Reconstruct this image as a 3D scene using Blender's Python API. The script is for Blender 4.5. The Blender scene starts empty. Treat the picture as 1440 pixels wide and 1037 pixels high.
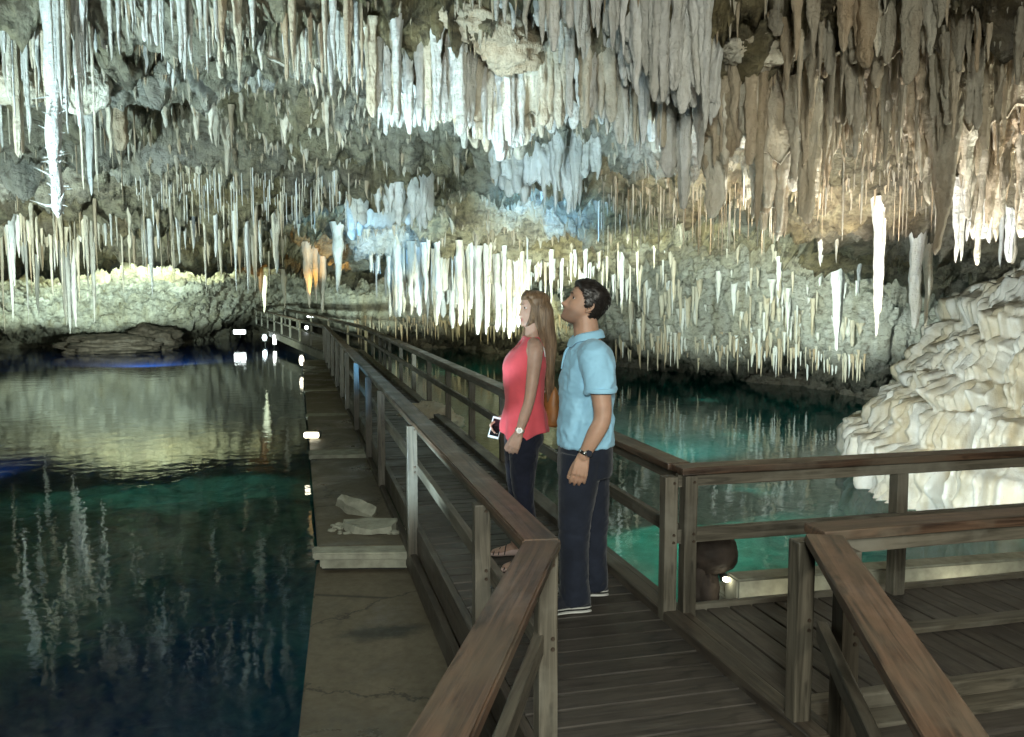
import bpy, bmesh, math, random
import numpy as np
from mathutils import Vector, Matrix

random.seed(11)
rng = np.random.default_rng(7)
scene = bpy.context.scene
COL = scene.collection
R = math.radians

# ------------------------------------------------------------------ camera
EYE = 1.72                      # eye height above the boardwalk, which is z = 0
FOC = 1200.0                    # focal length in photo pixels (1440 wide)
PITCH = math.atan(100.5 / 1200.0)
YAW = R(14.08)                  # the boardwalk runs along +Y; the camera looks 14 degrees to its right
cam_data = bpy.data.cameras.new('camera')
cam_data.sensor_width = 36.0
cam_data.lens = FOC / 1440.0 * 36.0
cam_data.clip_start = 0.05
cam_data.clip_end = 400.0
cam = bpy.data.objects.new('camera', cam_data)
COL.objects.link(cam)
cam.location = (0, 0, EYE)
cam.rotation_euler = (math.pi / 2 - PITCH, 0, -YAW)
scene.camera = cam

# ------------------------------------------------------------------ world, exposure
world = bpy.data.worlds.new('World')
scene.world = world
world.use_nodes = True
world.node_tree.nodes['Background'].inputs[0].default_value = (0.02, 0.025, 0.03, 1)   # underground: no sky reaches in
world.node_tree.nodes['Background'].inputs[1].default_value = 0.3
vs = scene.view_settings
vs.view_transform = 'Standard'
vs.look = 'None'
vs.exposure = 0.15
vs.gamma = 1.0
vs.use_curve_mapping = False
cy = scene.cycles
cy.use_denoising = True
cy.max_bounces = 6
cy.diffuse_bounces = 3
cy.glossy_bounces = 3
cy.transmission_bounces = 3
cy.transparent_max_bounces = 8
cy.sample_clamp_indirect = 4.0
cy.caustics_reflective = False
cy.caustics_refractive = False


def cam_ray(px, py):
    """world direction through photo pixel(s), scaled so that its horizontal forward part is 1"""
    x = (np.asarray(px, float) - 720.0) / FOC
    y = -(np.asarray(py, float) - 518.5) / FOC
    f = math.cos(PITCH) + y * math.sin(PITCH)
    u = y * math.cos(PITCH) - math.sin(PITCH)
    x, u = x / f, u / f
    return np.stack([x * math.cos(YAW) + math.sin(YAW), -x * math.sin(YAW) + math.cos(YAW), u], -1)


def at(px, py, d):
    """point at forward distance d metres seen at photo pixel px, py"""
    return np.array([0, 0, EYE]) + cam_ray(px, py) * np.asarray(d, float)[..., None]


def on_z(px, py, z):
    r = cam_ray(px, py)
    return np.array([0, 0, EYE]) + r * ((z - EYE) / r[..., 2])[..., None]


# ------------------------------------------------------------------ cave lamps (floodlights standing out of view, as in a show cave) and added fill spots
def spot(name, loc, target, power, color, angle=60, blend=0.8, radius=0.15):
    l = bpy.data.lights.new(name, 'SPOT')
    l.energy = power
    l.color = color
    l.spot_size = R(angle)
    l.spot_blend = blend
    l.shadow_soft_size = radius
    o = bpy.data.objects.new(name, l)
    COL.objects.link(o)
    o.location = loc
    d = Vector(target) - Vector(loc)
    o.rotation_euler = d.to_track_quat('-Z', 'Y').to_euler()
    return o


def point(name, loc, power, color, radius=0.1):
    l = bpy.data.lights.new(name, 'POINT')
    l.energy = power
    l.color = color
    l.shadow_soft_size = radius
    o = bpy.data.objects.new(name, l)
    COL.objects.link(o)
    o.location = loc
    return o


COOL = (0.72, 0.95, 1.0)
BLUE = (0.38, 0.72, 1.0)
WARM = (1.0, 0.86, 0.55)
GREENISH = (0.88, 1.0, 0.72)
AMBER = (1.0, 0.55, 0.12)
TEAL = (0.05, 0.95, 0.75)


def lamp_at(px, py, d):
    return tuple(float(v) for v in at(px, py, d))

# upward floods on the left, near the camera: the bright straws of the upper left
spot('flood_left_near', (-3.5, 3.0, -0.4), tuple(at(200, 20, 7)), 2700, (0.66, 0.93, 1.0), 70)
# main central cluster
spot('flood_centre', (-0.6, 4.2, -0.3), tuple(at(720, 130, 9.5)), 1150, (0.66, 0.90, 1.0), 62)
spot('flood_centre_right', (3.2, 5.2, -0.45), tuple(at(960, 90, 9)), 1900, (0.50, 0.83, 1.0), 60)
spot('flood_right', (4.6, 5.6, -0.45), tuple(at(1080, 240, 10)), 2700, (1.0, 0.93, 0.78), 42)
spot('flood_far_right_roof', (6.5, 4.6, -0.3), tuple(at(1300, 130, 8)), 3000, (0.95, 1.0, 0.86), 95)
# blue lit draperies
spot('flood_blue', (2.6, 7.0, -0.45), tuple(at(772, 245, 14)), 3640, (0.18, 0.55, 1.0), 21)
spot('flood_blue_left', (-0.4, 8.0, -0.45), tuple(at(547, 300, 17)), 3900, (0.18, 0.55, 1.0), 26)
# roof in mid distance, left
spot('flood_mid_left', (-5.0, 10, -0.45), tuple(at(300, 220, 15)), 2025, (0.72, 0.92, 0.9), 90)
spot('flood_mid', (3.5, 14, -0.45), tuple(at(640, 260, 17)), 1440, (0.75, 0.9, 0.85), 100)
spot('flood_curtain_left', (-4.0, 11.0, -0.4), tuple(at(160, 350, 27)), 2500, (0.80, 0.95, 0.82), 70)
# far left wall
spot('flood_wall_left', tuple(at(200, 482, 27.0)), tuple(at(230, 405, 36)), 8000, (0.76, 1.0, 0.84), 140, 0.9)
spot('flood_wall_left_edge', tuple(at(10, 486, 25.0)), tuple(at(30, 420, 35)), 600, (0.9, 1.0, 0.65), 100, 0.9)
# far curtain behind the couple
spot('flood_curtain', tuple(at(640, 480, 23.0)), tuple(at(650, 390, 29)), 2100, (0.95, 1.0, 0.6), 110, 0.9)
# right wall
spot('flood_wall_right', tuple(at(930, 590, 10.5)), tuple(at(1020, 420, 22)), 3600, (0.84, 1.0, 0.90), 80)
# mound: from above-left and from the waterline
spot('flood_mound_top', (2.5, 5.4, 0.5), tuple(at(1400, 480, 11)), 950, (0.82, 0.97, 1.0), 70)
spot('flood_mound_foot', (6.9, 4.95, -0.35), tuple(at(1350, 680, 8.5)), 60, (1.0, 0.9, 0.6), 120, 0.8, 0.1)
# far end
spot('flood_far_pale', tuple(at(500, 440, 30)), tuple(at(515, 395, 36)), 500, (0.9, 1, 0.95), 100)
spot('lamp_amber', tuple(at(437, 425, 23)), tuple(at(442, 350, 25)), 60, AMBER, 60)
spot('lamp_amber', tuple(at(368, 430, 30)), tuple(at(370, 380, 33)), 90, AMBER, 60)
# teal lamps under the water, shining down on the bed
for (x_, y_, p_) in ((5.0, 8.8, 330), (6.8, 12.5, 380), (8.5, 17.0, 380), (4.6, 18.0, 300)):
    spot('pool_lamp', (x_, y_, -0.62), (x_ + 0.8, y_ + 0.6, -4), p_, TEAL, 140, 1.0, 0.4)
spot('pool_lamp', (-7.0, 20.0, -0.62), (-8.0, 24.0, -5), 120, (0.1, 0.9, 0.6), 120, 0.9, 0.2)
# added broad upward spots, not lamps of the cave: soft fill for the whole roof
spot('roof_fill', (-4.5, 8.0, -0.40), (-4.0, 9.0, 5), 280, (0.85, 0.95, 0.85), 165, 1.0, 0.6)
spot('roof_fill', (5.0, 11.0, -0.40), (5.0, 12.0, 5), 330, (0.80, 0.95, 1.0), 165, 1.0, 0.6)
spot('roof_fill', (-4.0, 21.0, -0.40), (-4.0, 22.0, 5), 380, (0.85, 1.0, 0.85), 165, 1.0, 0.6)
spot('roof_fill', (8.5, 15.5, -0.40), (8.5, 17.0, 5), 330, (0.92, 1.0, 0.85), 165, 1.0, 0.6)
# fill spots added behind the viewer: they light the couple and the timber
spot('front_fill', (-0.5, -1.8, 2.5), (1.4, 4.6, 0.9), 1150, (0.95, 1.0, 0.90), 80, 0.9, 0.4)
spot('front_fill', (2.6, -1.0, 2.7), (2.6, 4.0, 0.2), 260, (1.0, 0.95, 0.80), 90, 0.9, 0.4)
spot('left_fill', (-2.8, 6.5, 2.9), (1.2, 5.2, 0.8), 95, (0.88, 1.0, 0.95), 100, 0.9, 0.3)  # added fill spot, hung over the left water to brighten the couple
spot('wall_lamp', (4.2, 4.40, -0.42), (4.4, 5.2, -0.30), 9, (1.0, 0.95, 0.72), 160, 1.0, 0.05)
spot('wall_lamp', (2.9, 4.42, -0.42), (3.0, 5.2, -0.30), 6, (1.0, 0.95, 0.72), 160, 1.0, 0.05)
spot('fill_right_near', (4.0, 5.35, -0.40), tuple(at(1270, 80, 8)), 1500, (1.0, 0.97, 0.90), 75)  # added spot that brightens the roof at the upper right


# ------------------------------------------------------------------ numpy noise
_perm = rng.permutation(256).astype(np.int32)
_perm = np.concatenate([_perm, _perm, _perm[:2]])
_grad = rng.normal(size=(256, 3))
_grad /= np.linalg.norm(_grad, axis=1)[:, None]


def gnoise(p):
    i = np.floor(p).astype(np.int32)
    f = p - i
    i &= 255
    u = f * f * f * (f * (f * 6 - 15) + 10)
    out = 0
    for dx in (0, 1):
        ax = _perm[(i[..., 0] + dx) & 255]
        wx = u[..., 0] if dx else 1 - u[..., 0]
        for dy in (0, 1):
            ay = _perm[(ax + i[..., 1] + dy) & 255]
            wy = u[..., 1] if dy else 1 - u[..., 1]
            for dz in (0, 1):
                g = _grad[_perm[(ay + i[..., 2] + dz) & 255]]
                wz = u[..., 2] if dz else 1 - u[..., 2]
                dot = g[..., 0] * (f[..., 0] - dx) + g[..., 1] * (f[..., 1] - dy) + g[..., 2] * (f[..., 2] - dz)
                out = out + dot * (wx * wy * wz)
    return out * 1.6


def fbm(p, octv=4, gain=0.5, lac=2.03):
    a, s, out = 1.0, 0.0, 0.0
    for k in range(octv):
        out = out + a * gnoise(p + 17.3 * k)
        s += a
        a *= gain
        p = p * lac
    return out / s


def ridged(p, octv=3, gain=0.5, lac=2.1):
    a, s, out = 1.0, 0.0, 0.0
    for k in range(octv):
        out = out + a * (1 - 2 * np.abs(gnoise(p + 9.1 * k)))
        s += a
        a *= gain
        p = p * lac
    return out / s


def sstep(a, b, x):
    t = np.clip((x - a) / (b - a), 0, 1)
    return t * t * (3 - 2 * t)


# ------------------------------------------------------------------ object helpers
def link(name, me, parent=None, mat=None):
    o = bpy.data.objects.new(name, me)
    COL.objects.link(o)
    if parent is not None:
        o.parent = parent
        o.location = -Vector(parent.location) if False else (0, 0, 0)
    if mat is not None and not me.materials:
        me.materials.append(mat)
    return o


def tag(o, label=None, cat=None, group=None, kind=None):
    if label:
        o['label'] = label
    if cat:
        o['category'] = cat
    if group:
        o['group'] = group
    if kind:
        o['kind'] = kind
    return o


def empty(name, loc=(0, 0, 0), rz=0.0):
    o = bpy.data.objects.new(name, None)
    COL.objects.link(o)
    o.location = loc
    o.rotation_euler = (0, 0, rz)
    o.empty_display_size = 0.2
    return o


def np_mesh(name, V, F, smooth=True):
    """mesh from numpy verts (n,3) and an (m,4) or (m,3) face array"""
    me = bpy.data.meshes.new(name)
    V = np.ascontiguousarray(V, dtype=np.float32)
    F = np.ascontiguousarray(F, dtype=np.int32)
    m, k = F.shape
    me.vertices.add(len(V))
    me.vertices.foreach_set('co', V.ravel())
    me.loops.add(m * k)
    me.loops.foreach_set('vertex_index', F.ravel())
    me.polygons.add(m)
    me.polygons.foreach_set('loop_start', np.arange(0, m * k, k, dtype=np.int32))
    me.polygons.foreach_set('loop_total', np.full(m, k, dtype=np.int32))
    me.polygons.foreach_set('use_smooth', np.full(m, smooth, dtype=bool))
    me.update(calc_edges=True)
    return me


def grid_faces(nr, nc, wrap=False):
    r = np.arange(nr - 1)[:, None]
    c = np.arange(nc if wrap else nc - 1)[None, :]
    c2 = (c + 1) % nc
    a = r * nc + c
    b = r * nc + c2
    return np.stack([a, b, b + nc, a + nc], -1).reshape(-1, 4)


def bm_mesh(name, bm, smooth=False):
    me = bpy.data.meshes.new(name)
    bmesh.ops.recalc_face_normals(bm, faces=bm.faces)
    bm.to_mesh(me)
    bm.free()
    if smooth:
        me.polygons.foreach_set('use_smooth', [True] * len(me.polygons))
    return me


def box_bm(sx, sy, sz, bevel=0.0, center=(0, 0, 0), bm=None, seg=1):
    own = bm is None
    b = bmesh.new()
    bmesh.ops.create_cube(b, size=1.0)
    bmesh.ops.scale(b, vec=(sx, sy, sz), verts=b.verts)
    if bevel:
        bmesh.ops.bevel(b, geom=b.edges[:], offset=bevel, segments=seg, profile=0.6, affect='EDGES')
    bmesh.ops.translate(b, vec=center, verts=b.verts)
    if own:
        return b
    tmp = bpy.data.meshes.new('tmp')
    b.to_mesh(tmp)
    b.free()
    bm.from_mesh(tmp)
    bpy.data.meshes.remove(tmp)
    return bm


def rough_beam(L, w, h, bevel, seed=0, amp=0.003):
    """a beam lying along local X, centred, with softly worn edges"""
    bm = box_bm(L, w, h, bevel, seg=2)
    n = max(1, int(L / 0.25))
    if n > 1:
        for k in range(1, n):
            x = -L / 2 + L * k / n
            bmesh.ops.bisect_plane(bm, geom=bm.verts[:] + bm.edges[:] + bm.faces[:], plane_co=(x, 0, 0), plane_no=(1, 0, 0))
    rr = random.Random(seed)
    for v in bm.verts:
        v.co.y += rr.uniform(-amp, amp)
        v.co.z += rr.uniform(-amp, amp)
    return bm


def beam(name, p0, p1, w, h, mat, parent, bevel=0.006, roll_up=(0, 0, 1), amp=0.0015, me=None):
    """beam from p0 to p1 (world), w across, h in the up direction"""
    p0, p1 = Vector(p0), Vector(p1)
    d = p1 - p0
    L = d.length
    if me is None:
        me = bm_mesh(name, rough_beam(L, w, h, bevel, seed=int(abs(p0.x * 913 + p0.y * 77 + L * 31)), amp=amp))
        me.materials.append(mat)
    o = bpy.data.objects.new(name, me)
    COL.objects.link(o)
    x = d.normalized()
    up = Vector(roll_up)
    if abs(x.dot(up)) > 0.99:
        up = Vector((0, 1, 0))
    y = up.cross(x).normalized()
    z = x.cross(y)
    M = Matrix(((x.x, y.x, z.x), (x.y, y.y, z.y), (x.z, y.z, z.z))).to_4x4()
    M.translation = (p0 + p1) / 2
    if parent is not None:
        o.parent = parent
        M = Matrix.Translation(-Vector(parent.location)) @ M
    o.matrix_local = M
    return o


# ------------------------------------------------------------------ materials
class NT:
    def __init__(self, name):
        m = bpy.data.materials.new(name)
        m.use_nodes = True
        self.m = m
        self.t = m.node_tree
        self.b = self.t.nodes['Principled BSDF']
        self.out = self.t.nodes['Material Output']

    def n(self, typ, **kw):
        nd = self.t.nodes.new(typ)
        for k, v in kw.items():
            if k.startswith('i_'):
                key = k[2:]
                key = int(key) if key.isdigit() else key.replace('_', ' ')
                nd.inputs[key].default_value = v
            else:
                setattr(nd, k, v)
        return nd

    def l(self, a, b):
        self.t.links.new(a, b)

    def coords(self, kind='Object', scale=(1, 1, 1)):
        tc = self.n('ShaderNodeTexCoord')
        mp = self.n('ShaderNodeMapping')
        mp.inputs['Scale'].default_value = scale
        self.l(tc.outputs[kind], mp.inputs['Vector'])
        return mp.outputs['Vector']

    def pos(self, scale=(1, 1, 1)):
        g = self.n('ShaderNodeNewGeometry')
        mp = self.n('ShaderNodeMapping')
        mp.inputs['Scale'].default_value = scale
        self.l(g.outputs['Position'], mp.inputs['Vector'])
        return mp.outputs['Vector']

    def noise(self, vec, scale=5.0, detail=4.0, rough=0.55, dist=0.0):
        nd = self.n('ShaderNodeTexNoise')
        nd.inputs['Scale'].default_value = scale
        nd.inputs['Detail'].default_value = detail
        nd.inputs['Roughness'].default_value = rough
        nd.inputs['Distortion'].default_value = dist
        self.l(vec, nd.inputs['Vector'])
        return nd.outputs['Fac']

    def ramp(self, fac, stops):
        nd = self.n('ShaderNodeValToRGB')
        e = nd.color_ramp.elements
        while len(e) < len(stops):
            e.new(0.5)
        for el, (p, c) in zip(e, stops):
            el.position = p
            el.color = (*c, 1) if len(c) == 3 else c
        self.l(fac, nd.inputs['Fac'])
        return nd.outputs['Color']

    def mix(self, fac, a, b, blend='MIX'):
        nd = self.n('ShaderNodeMix')
        nd.data_type = 'RGBA'
        nd.blend_type = blend
        for sock, v in ((nd.inputs['Factor'], fac), (nd.inputs['A'], a), (nd.inputs['B'], b)):
            if isinstance(v, (int, float)):
                sock.default_value = v
            elif isinstance(v, tuple):
                sock.default_value = (*v, 1)
            else:
                self.l(v, sock)
        # the RGBA sockets carry the same names as the float ones: pick by type
        return nd.outputs['Result']

    def bump(self, h, strength=0.3, dist=0.02, prev=None):
        nd = self.n('ShaderNodeBump')
        nd.inputs['Strength'].default_value = strength
        nd.inputs['Distance'].default_value = dist
        self.l(h, nd.inputs['Height'])
        if prev is not None:
            self.l(prev, nd.inputs['Normal'])
        return nd.outputs['Normal']


def rgba_mix(nt, fac, a, b, blend='MIX'):
    nd = nt.t.nodes.new('ShaderNodeMixRGB')
    nd.blend_type = blend
    for sock, v in ((nd.inputs[0], fac), (nd.inputs[1], a), (nd.inputs[2], b)):
        if isinstance(v, (int, float)):
            sock.default_value = v
        elif isinstance(v, tuple):
            sock.default_value = (*v, 1)
        else:
            nt.l(v, sock)
    return nd.outputs[0]


def mat_simple(name, color, rough=0.6, spec=0.4, metal=0.0, nscale=30.0, var=0.25, bump=0.0, emit=None, estr=0.0, sheen=0.0):
    nt = NT(name)
    v = nt.coords('Object')
    f = nt.noise(v, nscale, 4)
    lo = tuple(c * (1 - var) for c in color)
    hi = tuple(min(1, c * (1 + var)) for c in color)
    nt.l(nt.ramp(f, [(0.3, lo), (0.7, hi)]), nt.b.inputs['Base Color'])
    nt.b.inputs['Roughness'].default_value = rough
    nt.b.inputs['Specular IOR Level'].default_value = spec
    nt.b.inputs['Metallic'].default_value = metal
    if sheen:
        nt.b.inputs['Sheen Weight'].default_value = sheen
    if bump:
        nt.l(nt.bump(f, bump, 0.004), nt.b.inputs['Normal'])
    if emit:
        nt.b.inputs['Emission Color'].default_value = (*emit, 1)
        nt.b.inputs['Emission Strength'].default_value = estr
    return nt.m


def mat_wood(name, dark, light, wear, rough=0.55):
    nt = NT(name)
    v = nt.coords('Object', (1.6, 26, 26))
    oi = nt.n('ShaderNodeObjectInfo')
    add = nt.n('ShaderNodeVectorMath', operation='ADD')
    nt.l(v, add.inputs[0])
    sc = nt.n('ShaderNodeVectorMath', operation='SCALE')
    sc.inputs['Scale'].default_value = 40.0
    nt.l(oi.outputs['Random'], sc.inputs[0])
    nt.l(sc.outputs[0], add.inputs[1])
    f = nt.noise(add.outputs[0], 1.0, 6, 0.6, 1.2)
    c = nt.ramp(f, [(0.34, dark), (0.60, light)])
    kn = nt.noise(nt.coords('Object', (5, 16, 16)), 1.0, 2, 0.5, 0.3)
    c = rgba_mix(nt, nt.ramp(kn, [(0.66, (0, 0, 0)), (0.74, (0.75,) * 3)]), c, tuple(v * 0.5 for v in dark))
    v2 = nt.pos((1, 1, 1))
    g = nt.noise(v2, 2.3, 5, 0.65)
    w = nt.n('ShaderNodeMapRange')
    w.inputs[1].default_value = 0.48
    w.inputs[2].default_value = 0.72
    nt.l(g, w.inputs[0])
    c2 = rgba_mix(nt, w.outputs[0], c, wear)
    v3 = rgba_mix(nt, 1.0, c2, nt.ramp(oi.outputs['Random'], [(0.0, (0.78, 0.78, 0.78)), (1.0, (1.15, 1.15, 1.15))]), 'MULTIPLY')
    nt.l(v3, nt.b.inputs['Base Color'])
    rr = nt.ramp(g, [(0.3, (rough - 0.2,) * 3), (0.7, (rough + 0.15,) * 3)])
    nt.l(rr, nt.b.inputs['Roughness'])
    nt.l(nt.bump(f, 0.5, 0.004), nt.b.inputs['Normal'])
    return nt.m


def mat_calcite(name, base, stain, brown, rough=0.42, stain_lo=0.45, stain_hi=0.75, bumpy=1.0):
    """flowstone: pale calcite with rusty and grey stains that run downwards"""
    nt = NT(name)
    p = nt.pos((1, 1, 0.22))
    f1 = nt.noise(p, 3.2, 5, 0.6, 0.4)
    f2 = nt.noise(nt.pos((1, 1, 0.5)), 14.0, 4, 0.6)
    oi = nt.n('ShaderNodeObjectInfo')
    c = nt.ramp(f1, [(stain_lo, base), (stain_hi, stain)])
    c = rgba_mix(nt, nt.ramp(f2, [(0.58, (0, 0, 0)), (0.8, (0.55, 0.55, 0.55))]), c, brown)
    c = rgba_mix(nt, 1.0, c, nt.ramp(oi.outputs['Random'], [(0.0, (0.8, 0.78, 0.74)), (0.5, (1, 1, 1)), (1.0, (1.1, 1.1, 1.1))]), 'MULTIPLY')
    nt.l(c, nt.b.inputs['Base Color'])
    nt.b.inputs['Roughness'].default_value = rough
    nt.b.inputs['Specular IOR Level'].default_value = 0.45
    h = nt.noise(nt.pos((1, 1, 0.4)), 20.0, 6, 0.68, 0.6)
    h2 = nt.noise(nt.pos((1, 1, 2.2)), 16.0, 3, 0.6)
    b1 = nt.bump(h, 0.9 * bumpy, 0.055 * bumpy)
    nt.l(nt.bump(h2, 0.4 * bumpy, 0.03, b1), nt.b.inputs['Normal'])
    return nt.m

# ------------------------------------------------------------------ cave materials
def mat_rock():
    nt = NT('cave_rock')
    p = nt.pos((1, 1, 1.6))
    f1 = nt.noise(p, 0.7, 6, 0.62)
    f2 = nt.noise(p, 5.0, 6, 0.65, 0.8)
    c = nt.ramp(f1, [(0.30, (0.13, 0.088, 0.045)), (0.45, (0.27, 0.215, 0.105)), (0.60, (0.36, 0.32, 0.20)), (0.75, (0.25, 0.165, 0.075))])
    c = rgba_mix(nt, nt.ramp(f2, [(0.36, (0.75,) * 3), (0.56, (0, 0, 0))]), c, (0.06, 0.045, 0.028))
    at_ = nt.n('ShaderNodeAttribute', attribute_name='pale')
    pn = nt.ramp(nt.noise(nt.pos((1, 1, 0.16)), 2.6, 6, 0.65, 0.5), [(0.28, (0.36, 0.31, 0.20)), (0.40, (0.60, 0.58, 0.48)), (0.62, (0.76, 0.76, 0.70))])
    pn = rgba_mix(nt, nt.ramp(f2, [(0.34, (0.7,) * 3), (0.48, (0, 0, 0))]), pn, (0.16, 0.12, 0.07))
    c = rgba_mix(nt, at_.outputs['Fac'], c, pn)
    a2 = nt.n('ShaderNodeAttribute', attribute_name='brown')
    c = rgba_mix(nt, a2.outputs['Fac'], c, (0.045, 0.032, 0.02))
    nt.l(c, nt.b.inputs['Base Color'])
    nt.b.inputs['Roughness'].default_value = 0.62
    nt.b.inputs['Specular IOR Level'].default_value = 0.3
    v = nt.n('ShaderNodeTexVoronoi', feature='DISTANCE_TO_EDGE')
    v.inputs['Scale'].default_value = 6.5
    w = nt.n('ShaderNodeMixRGB')
    w.inputs[0].default_value = 0.12
    nt.l(nt.pos((1, 1, 1.8)), w.inputs[1])
    nn = nt.n('ShaderNodeTexNoise')
    nn.inputs['Scale'].default_value = 3.0
    nt.l(w.outputs[0], v.inputs['Vector'])
    b1 = nt.bump(nt.noise(p, 7.0, 9, 0.72, 0.5), 1.0, 0.16)
    b2 = nt.bump(v.outputs['Distance'], 0.35, 0.05, b1)
    nt.l(b2, nt.b.inputs['Normal'])
    return nt.m


M_ROCK = mat_rock()
M_WHITE = mat_calcite('white_calcite', (0.80, 0.80, 0.77), (0.62, 0.58, 0.47), (0.35, 0.26, 0.15))
M_CREAM = mat_calcite('cream_calcite', (0.74, 0.69, 0.57), (0.60, 0.49, 0.33), (0.34, 0.21, 0.10), stain_lo=0.4, stain_hi=0.7)
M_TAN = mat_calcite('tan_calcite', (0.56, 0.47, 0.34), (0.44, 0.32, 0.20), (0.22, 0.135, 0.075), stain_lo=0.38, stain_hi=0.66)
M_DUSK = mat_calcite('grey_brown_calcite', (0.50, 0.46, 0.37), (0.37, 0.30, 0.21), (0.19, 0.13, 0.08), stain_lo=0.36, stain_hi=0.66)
M_FLOW = mat_calcite('flowstone', (0.80, 0.78, 0.70), (0.66, 0.57, 0.40), (0.36, 0.24, 0.12), rough=0.38, stain_lo=0.40, stain_hi=0.64, bumpy=0.4)
M_DARKROCK = mat_simple('dark_wet_rock', (0.040, 0.030, 0.024), 0.75, 0.25, nscale=7, var=0.5, bump=0.8)

# ------------------------------------------------------------------ the cave ceiling and far walls: one sheet of rock
SHELL = {
    -1100: [(-900, 2.2), (-200, 6), (0, 8), (150, 12), (260, 17), (340, 22), (400, 27), (450, 28), (620, 28)],
    -500: [(-900, 2.2), (-200, 5.5), (0, 7), (150, 10), (260, 16), (340, 22), (400, 27), (450, 28), (620, 28)],
    0: [(-900, 2.2), (-200, 5), (0, 7), (100, 8.6), (150, 10.4), (260, 16), (300, 20.5), (340, 26), (380, 31), (430, 34), (470, 35), (500, 36), (620, 36)],
    240: [(-900, 2.2), (-200, 5), (0, 7), (110, 9.3), (150, 10.8), (240, 15.5), (290, 20.5), (330, 26), (370, 32), (415, 37), (465, 39), (620, 40)],
    400: [(-900, 2.2), (-200, 5), (0, 7), (130, 10), (200, 13), (260, 18), (320, 24), (360, 34), (395, 48), (460, 52), (620, 52)],
    520: [(-900, 2.2), (-200, 5), (0, 7.2), (80, 8.5), (150, 11), (220, 14), (300, 18.5), (340, 22), (362, 33), (400, 40), (470, 40), (620, 40)],
    640: [(-900, 2.2), (-200, 5), (0, 7.0), (80, 8.6), (160, 11.5), (220, 14.5), (300, 18), (336, 20), (350, 28), (375, 32), (480, 36), (620, 36)],
    800: [(-900, 2.2), (-200, 5), (0, 6.8), (70, 8.5), (170, 12), (240, 15.5), (300, 18), (372, 20.5), (392, 25), (500, 29), (620, 29)],
    950: [(-900, 2.2), (-200, 5), (0, 6.6), (100, 8.8), (200, 12), (260, 16), (300, 19), (380, 22), (470, 23), (515, 24), (620, 24)],
    1100: [(-900, 2.2), (-200, 5), (0, 6.4), (100, 8.5), (200, 11), (280, 16), (340, 19), (470, 20), (530, 20.5), (620, 20.5)],
    1240: [(-900, 2.2), (-200, 4.8), (0, 6.2), (100, 8), (220, 10.5), (300, 13), (350, 17), (450, 17.5), (620, 17.5)],
    1440: [(-900, 2.2), (-200, 4.5), (0, 6), (100, 7.5), (250, 10), (330, 13), (420, 17), (620, 17)],
    1900: [(-900, 2.2), (-200, 4.5), (0, 6), (100, 7.5), (250, 10), (330, 12), (420, 14), (620, 14)],
    2500: [(-900, 2.2), (-200, 4.5), (0, 6), (100, 7.5), (250, 10), (330, 11), (420, 12), (620, 12)],
}
PXS = np.concatenate([np.linspace(-1100, -46, 70), np.arange(-40, 1482, 2.3), np.linspace(1490, 2500, 70)])
PYS = np.concatenate([np.linspace(-900, -64, 64), np.arange(-58, 621, 2.0)])
WATER_Z = -0.55


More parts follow.
